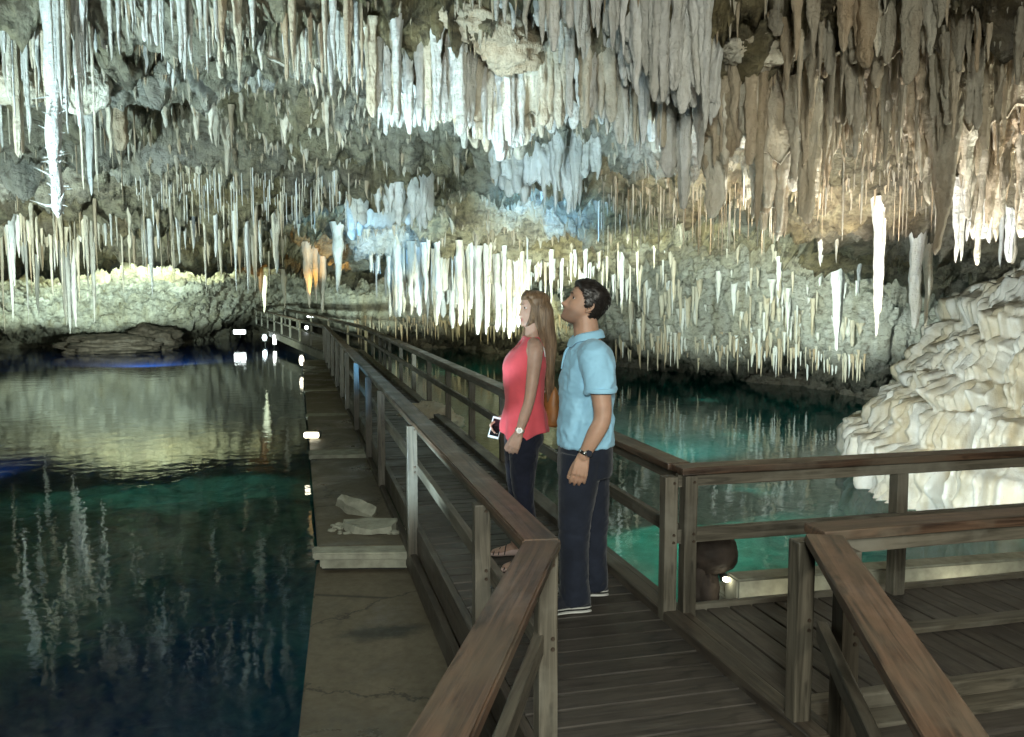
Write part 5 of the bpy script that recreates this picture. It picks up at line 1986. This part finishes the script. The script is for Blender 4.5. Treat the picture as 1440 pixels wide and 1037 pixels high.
def watch(root, c, axis, r, dial_dir, dial_mat, band_mat, rd):
    """wrist watch: band ring, case and dial"""
    ax = Vector(axis).normalized()
    q = ax.to_track_quat('Z', 'Y').to_matrix().to_4x4()
    n, m = 28, 6
    V, F = [], []
    for k in range(n):
        a = 2 * math.pi * k / n
        for (dr, dz) in ((0, -.009), (.003, -.009), (.004, 0), (.003, .009), (0, .009), (-.002, 0)):
            V.append(q @ Vector(((r + dr) * math.cos(a), (r + dr) * math.sin(a), dz)))
    F = [(k * m + j, ((k + 1) % n) * m + j, ((k + 1) % n) * m + (j + 1) % m, k * m + (j + 1) % m) for k in range(n) for j in range(m)]
    me = poly_mesh('watch', [tuple(v) for v in V], F)
    bm = bmesh.new()
    bm.from_mesh(me)
    bmesh.ops.recalc_face_normals(bm, faces=bm.faces)
    bm.to_mesh(me)
    bm.free()
    w = add_child(root, 'watch', me, band_mat)
    w.location = c
    dd = Vector(dial_dir).normalized()
    dq = dd.to_track_quat('Z', 'Y').to_matrix().to_4x4()
    for nm, rad, dep, off, mt in (('watch_case', rd, .009, r + .004, M_STEEL), ('watch_dial', rd * .8, .003, r + .0085, dial_mat)):
        bm = bmesh.new()
        bmesh.ops.create_cone(bm, segments=24, radius1=rad, radius2=rad * .93, depth=dep, cap_ends=True, matrix=Matrix.Translation(dd * off) @ dq)
        o = add_child(w, nm, bm_mesh(nm, bm), mt)


def foot_shape(heel, toe, y, turn, w, h, z0=0.0, n=20):
    """closed shoe-like solid from heel x to toe x"""
    t = np.linspace(0, 1, 22)
    hw = w * np.interp(t, [0, .06, .2, .42, .68, .85, .95, 1], [.25, .62, .78, .74, 1.0, .92, .6, .15]) * 0.5
    ht = h * np.interp(t, [0, .06, .22, .38, .6, .85, .96, 1], [.5, .92, 1.0, .95, .66, .46, .34, .12])
    a = np.linspace(0, 2 * math.pi, n, endpoint=False)
    V = []
    for k in range(len(t)):
        c, s = np.cos(a), np.sin(a)
        p = 2.8
        kk = (np.abs(c) ** p + np.abs(s) ** p) ** (-1 / p)
        V.append(np.stack([np.full(n, heel + (toe - heel) * t[k]), hw[k] * c * kk * (1 - 0.18 * np.clip(s, 0, 1)), z0 + ht[k] * 0.5 * (1 + s * kk)], -1))
    V = np.concatenate(V)
    c, s = math.cos(turn), math.sin(turn)
    V = np.stack([heel + (V[:, 0] - heel) * c - V[:, 1] * s, y + (V[:, 0] - heel) * s + V[:, 1] * c, V[:, 2]], -1)
    m = len(t)
    return V, grid_faces(m, n, True).tolist() + [list(range(n))[::-1], list(range((m - 1) * n, m * n))]


def body_root(name, px, d, face_cam_deg, label, me, skin):
    p = at(px, 518.5, d)
    o = bpy.data.objects.new(name, me)
    me.materials.append(skin)
    COL.objects.link(o)
    o.location = (p[0], p[1], 0.0)
    # local +x is the way the person faces: picture-left, turned a little to the camera
    o.rotation_euler = (0, 0, math.pi - YAW + R(face_cam_deg))
    tag(o, label, 'person')
    return o


# ---- the woman
def build_woman():
    skin = skin_mat('light_skin', (0.52, 0.33, 0.25), None, (0.42, 0.16, 0.14))
    hp = dict(piv=(-.062, 0.0, 1.638), tilt=R(2), turn=R(8), scale=0.96)
    X, Y, Z, A = head_grid(True)
    Hv = place_head(X, Y, Z, **hp)
    m, n = X.shape
    head = (Hv.reshape(-1, 3), grid_faces(m, n, True).tolist() + [list(range(n))[::-1], list(range((m - 1) * n, m * n))])
    parts = [head] + ear_parts(hp, True)
    parts.append(limb([(-.045, 0, 1.38), (-.055, 0, 1.47), (-.058, 0, 1.56), (-.055, 0, 1.62)], [.062, .050, .049, .045]))
    torso = smooth_secs([(.80, .0, .10, .15), (.92, -.005, .105, .15), (1.06, -.005, .09, .125), (1.20, -.012, .10, .135), (1.30, -.015, .115, .142), (1.38, -.03, .085, .15), (1.43, -.045, .055, .13), (1.455, -.05, .04, .08)])
    parts.append(ring_loft(torso))
    S, E_, W_ = (-.040, .168, 1.392), (.006, .205, 1.085), (.070, .195, .880)
    parts.append(limb([(-.045, .10, 1.425), S, (-.022, .185, 1.25), E_, (.038, .202, .98), W_], [.045, .049, .042, .034, .033, .0235]))
    hd = np.array(W_) - np.array(E_)
    parts += hand_parts(np.array(W_) + hd * 0.02, hd + np.array([.03, 0, -.04]), (0.25, 1, 0), 0.75, 0.98, 1)
    S2, E2, W2 = (-.040, -.168, 1.392), (-.02, -.215, 1.09), (.100, -.150, .93)
    parts.append(limb([(-.045, -.10, 1.425), S2, (-.03, -.19, 1.25), E2, (.04, -.185, 1.0), W2], [.045, .049, .042, .034, .033, .0235]))
    parts += hand_parts(W2, (.8, .15, -.6), (0.2, -1, 0.2), 0.9, 0.95, -1)
    for s, ax in ((1, .01), (-1, .03)):
        parts.append(limb([(.01, s * .085, .84), (.02, s * .095, .62), (.02, s * .11, .46), (.0, s * .125, .30), (ax, s * .14, .08)], [.09, .075, .054, .048, .032]))
        parts.append(foot_shape(ax - .055, ax + .165, s * .145, s * .10, .078, .075, 0.012))
    me = fuse('person', parts, 0.0052, 3)
    paint(me, inv_head(hp), True)
    root = body_root('person', 737, 5.44, 10, 'woman in coral sleeveless top and dark skinny trousers gazing up, phone in hand', me, skin)
    M_HAIR = hair_mat('long_brown_hair', (0.075, 0.045, 0.026), (0.32, 0.21, 0.125))
    head_extras(root, hp, skin, M_HAIR, True)
    # top
    top_s = smooth_secs([(.845, .0, .146, .172), (.90, .0, .144, .170), (.97, .0, .136, .160), (1.035, .0, .122, .142), (1.07, .0, .120, .138), (1.16, .0, .124, .138), (1.24, .0, .131, .146), (1.30, -.005, .132, .150), (1.36, -.02, .112, .140), (1.41, -.036, .086, .122), (1.445, -.045, .060, .108), (1.468, -.048, .040, .100)], 5)
    V, F = ring_loft(top_s, 60, False)
    ang = np.arctan2(V[:, 1], V[:, 0])
    low = sstep(.93, .845, V[:, 2])
    hem = .862 - .040 * np.sin(ang + .5) ** 4 + .008 * np.cos(ang * 3)
    V[:, 2] = np.where(V[:, 2] < 1.0, 1.0 + (V[:, 2] - 1.0) * (1.0 - hem) / (1.0 - .845), V[:, 2])
    # flare of the peplum with soft folds
    fold = 0.012 * np.sin(ang * 9 + 0.5) * sstep(1.03, .86, V[:, 2])
    V[:, 0] += np.cos(ang) * fold
    V[:, 1] += np.sin(ang) * fold
    # neckline scooped at the front
    sc = sstep(1.37, 1.468, V[:, 2]) * np.clip(np.cos(ang), 0, 1) ** 2
    V[:, 2] -= sc * 0.030
    me = poly_mesh('sleeveless_top', V, F)
    wrinkle(me, 0.009, 8, 3.0, (1, 1, .45))
    M_TOP = cloth_mat('coral_cloth', (0.76, 0.11, 0.135), var=0.10)
    top = add_child(root, 'sleeveless_top', me, M_TOP)
    sm = top.modifiers.new('s', 'SOLIDIFY')
    sm.thickness = 0.003
    # waist seam and straps
    V, F = limb([(.122 * math.cos(a), .142 * math.sin(a), 1.045) for a in np.linspace(0, 2 * math.pi, 30)], [.0035] * 30, n=6, k=1, round_ends=False)
    add_child(top, 'waist_seam', poly_mesh('waist_seam', V, F), M_TOP)
    M_STRAP = mat_simple('white_strap', (0.75, 0.73, 0.72), 0.6)
    for s in (1,):
        V, F = limb([(-.035, s * .110, 1.462), (-.066, s * .128, 1.452), (-.098, s * .138, 1.40), (-.108, s * .138, 1.35)], [.004] * 4, n=8, k=4)
        add_child(top, 'undershirt_strap', poly_mesh('undershirt_strap', V, F), M_STRAP)
    # trousers
    tp = [ring_loft(smooth_secs([(.78, .005, .118, .165), (.84, .0, .12, .165), (.93, .0, .112, .155), (.98, .0, .105, .145)]))]
    for s, ax in ((1, .01), (-1, .03)):
        tp.append(limb([(.01, s * .078, .84), (.024, s * .092, .64), (.022, s * .11, .46), (.002, s * .125, .30), (ax, s * .14, .115)], [.102, .083, .061, .054, .040], n=24, round_ends=False))
    me = fuse('trousers', tp, 0.0075, 5)
    wrinkle(me, 0.005, 16, 9.0, (1, 1, 1.2))
    add_child(root, 'trousers', me, cloth_mat('dark_navy_cloth', (0.013, 0.015, 0.028), var=0.25))
    # shoes
    M_NUDE = mat_simple('nude_leather', (0.68, 0.50, 0.45), 0.5, 0.4, var=0.1)
    for s, ax in ((1, .01), (-1, .03)):
        sh = add_child(root, 'shoe', poly_mesh('shoe', *foot_shape(ax - .062, ax + .172, s * .145, s * .10, .090, .066, 0.0)), M_NUDE)
        for u in (.06, .10, .135):
            V, F = limb([(ax + u - .02, s * .145 + s * u * .1 - .041, .02), (ax + u, s * .145 + s * u * .1, .074 - (u - .06) * .45), (ax + u + .02, s * .145 + s * u * .1 + .041, .02)], [.0035] * 3, n=6, k=4)
            add_child(sh, 'shoe_strap', poly_mesh('shoe_strap', V, F), M_DARKWET)
    # hair: cap plus a long fall, covered in strands
    hx, hy, hz = X, Y, Z
    off = 0.013
    mask = (np.abs(A) > 1.05) & (Z > -.09) | (Z > .062 + 0.0 * A)
    cen = np.array([-.005, 0, .0])
    rad = np.sqrt((X - cen[0]) ** 2 + Y ** 2 + (Z * 0.8) ** 2)
    edge = np.maximum(sstep(0.85, 1.35, np.abs(A)), sstep(.052, .085, Z))
    fx = X + (X - cen[0]) / rad * off * edge
    fy = Y + Y / rad * off * edge
    fz = Z + Z / rad * off * edge * (Z > 0)
    Hv = place_head(fx, fy, fz, **hp).reshape(-1, 3)
    Fq = grid_faces(m, n, True)
    mk = (edge > 0.15).reshape(-1)
    Fk = [list(map(int, f)) for f in Fq if mk[f].all()]
    fall = smooth_secs([(1.05, -.150, .008, .012, .035), (1.10, -.152, .020, .030, .03), (1.20, -.160, .030, .050, .02), (1.30, -.160, .038, .066, .01), (1.40, -.152, .048, .078, .0), (1.50, -.135, .060, .082, 0), (1.60, -.115, .072, .080, 0), (1.68, -.095, .075, .075, 0), (1.72, -.085, .04, .045, 0)], 5)
    Vf, Ff = ring_loft([(z, cx, a, b, c) for z, cx, a, b, c in fall], 40)
    angf = np.arctan2(Vf[:, 1], Vf[:, 0] + .14)
    wv = 0.006 * np.sin(angf * 11 + Vf[:, 2] * 14) * sstep(1.62, 1.3, Vf[:, 2])
    Vf[:, 0] += np.cos(angf) * wv + 0.010 * np.sin(Vf[:, 2] * 21) * sstep(1.5, 1.2, Vf[:, 2])
    Vf[:, 1] += np.sin(angf) * wv
    Vh, Fh = join([(Hv, Fk), (Vf, Ff)])
    hair = add_child(root, 'hair', poly_mesh('hair', Vh, Fh), M_HAIR)
    P = []
    rs = np.random.default_rng(5)
    for k in range(230):
        a = rs.uniform(-2.5, 2.5)
        near = abs(a)
        zs = np.linspace(1.70, rs.uniform(1.04, 1.20), 9)
        pts = []
        ph = rs.uniform(0, 6)
        for z in zs:
            S = [np.interp(z, [q[0] for q in fall], [q[j] for q in fall]) for j in range(1, 5)]
            cx, ra, rb, c_ = S
            aa = math.pi + a
            o_ = 1.03 + 0.05 * math.sin(z * 17 + ph)
            pts.append((cx + ra * math.cos(aa) * o_ + .006 * math.sin(z * 21), c_ + rb * math.sin(aa) * o_ + .005 * math.sin(z * 15 + ph), z))
        P.append(limb(pts, [.0022, .0036, .0040, .004, .004, .0038, .0034, .0028, .001], n=5, k=2, round_ends=False))
    for side_ in (1, -1):               # locks framing the face
        for k in range(34):
            u = k / 33
            y0 = side_ * (0.020 + 0.055 * u)
            p = [place_head(np.array([.055 - .075 * u]), np.array([side_ * .010]), np.array([.128 - .004 * u]), **hp)[0],
                 place_head(np.array([.070 - .085 * u]), np.array([side_ * (.050 + .012 * u)]), np.array([.085]), **hp)[0],
                 place_head(np.array([.040 - .075 * u]), np.array([side_ * (.080)]), np.array([.02]), **hp)[0],
                 place_head(np.array([.010 - .065 * u]), np.array([side_ * (.084)]), np.array([-.06]), **hp)[0]]
            e = np.array([-.085 - .075 * u, side_ * (.072 - .012 * u), 1.47])
            if side_ < 0:
                e = np.array([.010 - .12 * u, -.055, 1.45])
            p += [e, e + np.array([-.03 if side_ > 0 else -.02, -.012 * side_, -.16 - .05 * math.sin(k * 2.4)])]
            P.append(limb(p, [.0030, .0042, .0046, .0046, .0042, .001], n=5, k=3, round_ends=False))
    V, F = join(P)
    add_child(hair, 'hair_strands', poly_mesh('hair_strands', V, F), M_HAIR)['kind'] = 'stuff'
    watch(root, (.064, .196, .898), hd, .0265, (0.25, 1, 0.1), M_DIALW, mat_simple('cream_strap', (0.55, 0.50, 0.42), 0.5), .019)
    return root, hp


woman, _ = build_woman()
WM = Matrix.Translation(woman.location) @ woman.rotation_euler.to_matrix().to_4x4()


# phone and bag held by the woman
def build_phone():
    bm = box_bm(.072, .009, .142, .004, seg=2)
    me = bm_mesh('phone', bm)
    o = bpy.data.objects.new('phone', me)
    me.materials.append(mat_simple('white_phone_case', (0.75, 0.78, 0.82), 0.3, 0.5, var=0.05))
    COL.objects.link(o)
    bm = box_bm(.060, .003, .112, .001, (0, .006, 0))
    s = bm_mesh('screen', bm)
    s.materials.append(mat_simple('dark_screen', (0.01, 0.01, 0.012), 0.15, 0.5))
    c = bpy.data.objects.new('screen', s)
    COL.objects.link(c)
    c.parent = o
    loc = Matrix.Translation((.168, -.105, .872)) @ Matrix.Rotation(R(-15), 4, 'Y')
    o.matrix_world = WM @ loc
    tag(o, 'white phone with a dark screen in the woman\'s far hand', 'phone')


def build_bag():
    p = WM @ Vector((-.185, -.055, 1.02))
    root = empty('handbag', p, woman.rotation_euler.z)
    tag(root, 'tan leather shoulder bag hanging behind the woman', 'handbag')
    M_LEATHER = mat_simple('tan_leather', (0.33, 0.14, 0.045), 0.45, 0.45, nscale=14, var=0.25, bump=0.3)
    secs = smooth_secs([(-.13, 0, .045, .10), (-.11, 0, .062, .125), (0, 0, .058, .13), (.09, 0, .04, .12), (.125, 0, .012, .11)], 4)
    V, F = ring_loft(secs, 40)
    me = poly_mesh('bag_body', V, F)
    wrinkle(me, .006, 14, 5)
    add_child(root, 'bag_body', me, M_LEATHER)
    for s in (-1, 1):
        V, F = limb([(s * .012, -.07, .10), (s * .012 + .01, -.05, .22), (s * .012 + .06, -.07, .38), (.13, -.075, .455), (.17, -.08, .40)], [.011] * 5, n=8, k=5, flat=0.35)
        add_child(root, 'bag_strap', poly_mesh('bag_strap', V, F), M_LEATHER)
    V, F = limb([(.06, .02, .115), (.02, .05, .05), (.0, .09, -.04)], [.004] * 3, n=6, k=4)
    add_child(root, 'bag_tassel', poly_mesh('bag_tassel', V, F), mat_simple('pale_cord', (0.5, 0.4, 0.3), 0.6))


build_phone()
build_bag()


# ---- the man
def build_man():
    skin = skin_mat('tanned_skin', (0.47, 0.285, 0.20), None, (0.26, 0.12, 0.095))
    hp = dict(piv=(.012, 0.0, 1.672), tilt=R(25), turn=R(4), scale=1.04)
    X, Y, Z, A = head_grid(False)
    Hv = place_head(X, Y, Z, **hp)
    m, n = X.shape
    head = (Hv.reshape(-1, 3), grid_faces(m, n, True).tolist() + [list(range(n))[::-1], list(range((m - 1) * n, m * n))])
    parts = [head] + ear_parts(hp, False)
    parts.append(limb([(-.02, 0, 1.42), (-.008, 0, 1.50), (.0, 0, 1.57), (.005, 0, 1.64)], [.085, .073, .068, .060]))
    torso = smooth_secs([(.82, -.005, .10, .15), (.95, -.005, .115, .155), (1.10, -.005, .125, .165), (1.25, -.012, .135, .185), (1.36, -.018, .125, .19), (1.42, -.02, .10, .18), (1.465, -.02, .07, .12), (1.49, -.015, .06, .08)])
    parts.append(ring_loft(torso))
    S, E_, W_ = (-.022, .205, 1.405), (-.050, .272, 1.095), (.046, .262, .890)
    parts.append(limb([(-.02, .13, 1.43), S, (-.040, .245, 1.25), E_, (-.010, .272, 1.0), W_], [.06, .066, .056, .047, .045, .031]))
    hd = np.array(W_) - np.array(E_)
    parts += hand_parts(np.array(W_) + hd * 0.02, hd * 0.5 + np.array([.0, 0, -.12]), (0.15, 1, 0), 0.55, 1.10, 1)
    S2, E2, W2 = (-.022, -.205, 1.405), (-.070, -.272, 1.095), (-.02, -.250, .890)
    parts.append(limb([(-.02, -.13, 1.43), S2, (-.040, -.245, 1.25), E2, (.0, -.27, 1.0), W2], [.06, .066, .056, .047, .045, .031]))
    parts += hand_parts(W2, (.3, .0, -.9), (0.15, -1, 0), 0.7, 1.13, -1)
    for s, ax in ((1, .07), (-1, -.07)):
        parts.append(limb([(s * .012, s * .088, .80), (s * .05, s * .11, .65), (s * .07, s * .115, .46), (ax, s * .118, .25), (ax, s * .118, .08)], [.085, .08, .062, .055, .042]))
        parts.append(foot_shape(ax - .08, ax + .20, s * .12, s * .08, .09, .09, 0.02))
    me = fuse('person', parts, 0.0055, 3)
    paint(me, inv_head(hp), False)
    root = body_root('person', 823, 4.69, 4, 'dark haired man in light blue polo shirt and navy trousers looking up', me, skin)
    M_HAIR = hair_mat('short_black_hair', (0.006, 0.005, 0.005), (0.028, 0.022, 0.018))
    head_extras(root, hp, skin, M_HAIR, False)
    # hair
    aa = np.abs(A)
    line = np.interp(aa, [0, .55, .95, 1.25, 1.45, 1.75, 2.0, 2.4, math.pi], [.070, .070, .050, .020, -.020, -.005, -.045, -.078, -.082])
    cover = sstep(-.004, .012, Z - line)
    off = cover * (0.013 + 0.010 * sstep(.03, .11, Z) + 0.006 * np.clip(np.cos(A), 0, 1) * sstep(.06, .1, Z))
    cen = (-.005, 0, .01)
    d_ = np.stack([X - cen[0], Y, (Z - cen[2]) * (Z > cen[2])], -1)
    d_ /= np.linalg.norm(d_, axis=-1)[..., None] + 1e-6
    nz = ridged(np.stack([X * 50, Y * 50, Z * 22], -1), 2) * .0045 * cover
    Q = np.stack([X, Y, Z], -1) + d_ * (off + nz)[..., None]
    Hh = place_head(Q[..., 0], Q[..., 1], Q[..., 2], **hp).reshape(-1, 3)
    Fq = grid_faces(m, n, True)
    mk = (cover > 0.05).reshape(-1)
    Fk = [list(map(int, f)) for f in Fq if mk[f].all()] + [list(range((m - 1) * n, m * n))]
    hair = add_child(root, 'hair', poly_mesh('hair', Hh, Fk), M_HAIR)
    P = []
    rs = np.random.default_rng(8)
    inner = np.argwhere(cover > 0.5)
    for k in range(750):
        i, j = inner[rs.integers(len(inner))]
        p = Q[i, j]
        dn = d_[i, j]
        # short hair combed back and down
        tan = np.array([-0.8, 0.15 * np.sign(p[1]), -0.35 if Z[i, j] < .06 else 0.15])
        if A[i, j] ** 2 < 0.5 and Z[i, j] > .06:
            tan = np.array([0.1, 0.1 * rs.normal(), 0.9])
        tan = tan - dn * tan.dot(dn)
        tan /= np.linalg.norm(tan) + 1e-6
        pts = [p - dn * .003, p + dn * .0015 + tan * .010, p - dn * .001 + tan * .026]
        q = [place_head(*(np.array([v]) for v in s_), **hp)[0] for s_ in pts]
        P.append(limb(q, [.0013, .0015, .0004], n=4, k=2, round_ends=False))
    V, F = join(P)
    add_child(hair, 'hair_strands', poly_mesh('hair_strands', V, F), M_HAIR)['kind'] = 'stuff'
    # polo shirt
    sec = smooth_secs([(.905, -.004, .150, .182), (.95, -.004, .148, .180), (1.05, -.003, .145, .178), (1.15, -.005, .142, .182), (1.27, -.012, .142, .195), (1.36, -.018, .134, .202), (1.42, -.02, .115, .195), (1.455, -.02, .088, .150), (1.482, -.012, .072, .090)], 4)
    pp = [ring_loft(sec, 48)]
    for s in (1, -1):
        pp.append(limb([(-.02, s * .10, 1.425), (-.022, s * .195, 1.400), (-.034, s * .235, 1.30), (-.042, s * .254, 1.225)], [.075, .083, .079, .077], n=28, k=6, round_ends=False))
    me = fuse('polo_shirt', pp, 0.0065, 5)
    def mk_(P):
        return sstep(1.5, 1.42, P[:, 2]) * 0.7 + 0.3
    wrinkle(me, 0.010, 7.5, 12.0, (1, 1, .8), mk_)
    wrinkle(me, 0.004, 16, 2.0, (.7, .7, 1.3), mk_)
    P0 = mesh_co(me)
    N0 = mesh_no(me)
    # drape folds running from the armpit to the front hem
    fold = np.sin((P0[:, 2] * 0.7 + P0[:, 0] * 1.5) * 42 + fbm(P0 * 5, 2) * 4) * 0.0055 * sstep(1.38, 1.2, P0[:, 2]) * sstep(.9, 1.0, P0[:, 2])
    set_co(me, P0 + N0 * fold[:, None])
    M_POLO = cloth_mat('light_blue_pique', (0.33, 0.62, 0.82), var=0.06)
    polo = add_child(root, 'polo_shirt', me, M_POLO)
    for s in (1, -1):
        c0 = np.array([-.042, s * .254, 1.225])
        ringp = [(c0[0] + .0795 * math.cos(a), c0[1] + .0795 * math.sin(a), c0[2] + .012 - .010 * math.cos(a) * 0) for a in np.linspace(0, 2 * math.pi, 26)]
        V, F = limb(ringp, [.006] * 26, n=8, k=1, round_ends=False)
        V[:, 2] = c0[2] + .010 + (V[:, 2] - c0[2] - .012) * 2.4
        add_child(polo, 'sleeve_cuff', poly_mesh('sleeve_cuff', V, F), M_POLO)
    # collar: a band turned down all round the neck with two points in front
    na = 44
    a = np.linspace(-math.pi, math.pi, na)
    rowz = []
    for (dr, dz) in ((-.004, -.012), (.0, .026), (.006, .030), (.016, .020), (.026, -.018), (.028, -.022)):
        pt = 0.016 * np.exp(-((np.abs(a) - 0.42) / 0.28) ** 2) * (1 if dr > .02 else 0)
        gap = sstep(0.06, 0.30, np.abs(a))
        r = .071 + dr + (0.006 * (1 - gap))
        z = 1.494 + dz * 0.8 - pt - 0.022 * np.exp(-(a / 0.7) ** 2) + .024 * (1 - np.cos(a)) / 2
        rowz.append(np.stack([-.006 + r * np.cos(a) * 1.02, r * np.sin(a) * 1.05, z], -1))
    V = np.stack(rowz).reshape(-1, 3)
    keepf = [list(map(int, f)) for f in grid_faces(6, na)]
    col_o = add_child(polo, 'collar', poly_mesh('collar', V, keepf), M_POLO)
    sm = col_o.modifiers.new('s', 'SOLIDIFY')
    sm.thickness = .003
    # placket and buttons
    V, F = limb([(.072, .0, 1.478), (.112, .0, 1.415), (.132, .0, 1.33)], [.004, .007, .004], n=10, k=4, flat=1.0)
    V[:, 0] = V[:, 0] - 0.0
    add_child(polo, 'placket', poly_mesh('placket', V, F), M_POLO)
    # trousers
    tp = [ring_loft(smooth_secs([(.74, .0, .15, .175), (.82, -.002, .152, .182), (.92, -.004, .146, .178), (.97, -.004, .142, .172)]))]
    for s, ax in ((1, .072), (-1, -.070)):
        tp.append(limb([(s * .028, s * .088, .86), (s * .055, s * .105, .66), (ax, s * .115, .46), (ax, s * .118, .25), (ax - .004, s * .118, .045)], [.122, .104, .086, .078, .082], n=28, round_ends=False))
    me = fuse('trousers', tp, 0.0075, 4)
    def mt(P):
        return 0.45 + 0.9 * np.exp(-((P[:, 2] - .10) / .12) ** 2) + 0.5 * np.exp(-((P[:, 2] - .46) / .09) ** 2)
    wrinkle(me, 0.0065, 11, 21.0, (1, 1, 1.3), mt)
    add_child(root, 'trousers', me, cloth_mat('navy_chino', (0.014, 0.018, 0.030), var=0.25))
    # shoes with striped white soles
    M_SHOE = cloth_mat('navy_canvas', (0.02, 0.022, 0.03))
    M_SOLE = mat_simple('white_rubber', (0.62, 0.62, 0.58), 0.55, 0.3, var=0.08)
    for s, ax in ((1, .07), (-1, -.07)):
        V, F = foot_shape(ax - .090, ax + .215, s * .12, s * .08, .105, .10, 0.018)
        sh = add_child(root, 'shoe', poly_mesh('shoe', V, F), M_SHOE)
        V, F = foot_shape(ax - .094, ax + .222, s * .12, s * .08, .114, .016, 0.0)
        add_child(sh, 'sole', poly_mesh('sole', V, F), M_SOLE)
        V, F = foot_shape(ax - .0935, ax + .2215, s * .12, s * .08, .113, .008, 0.0165)
        add_child(sh, 'sole_stripe', poly_mesh('sole_stripe', V, F), M_DARKWET)
        V, F = foot_shape(ax - .093, ax + .221, s * .12, s * .08, .112, .011, 0.0245)
        add_child(sh, 'sole_band', poly_mesh('sole_band', V, F), M_SOLE)
        V, F = foot_shape(ax + .135, ax + .218, s * .12 + s * .018, s * .08, .098, .062, 0.02)
        add_child(sh, 'toe_cap', poly_mesh('toe_cap', V, F), M_SOLE)
    watch(root, (.038, .2625, .905), hd, .0345, (-.35, 1, 0.1), M_DIALD, M_STEEL, .021)
    return root


man = build_man()
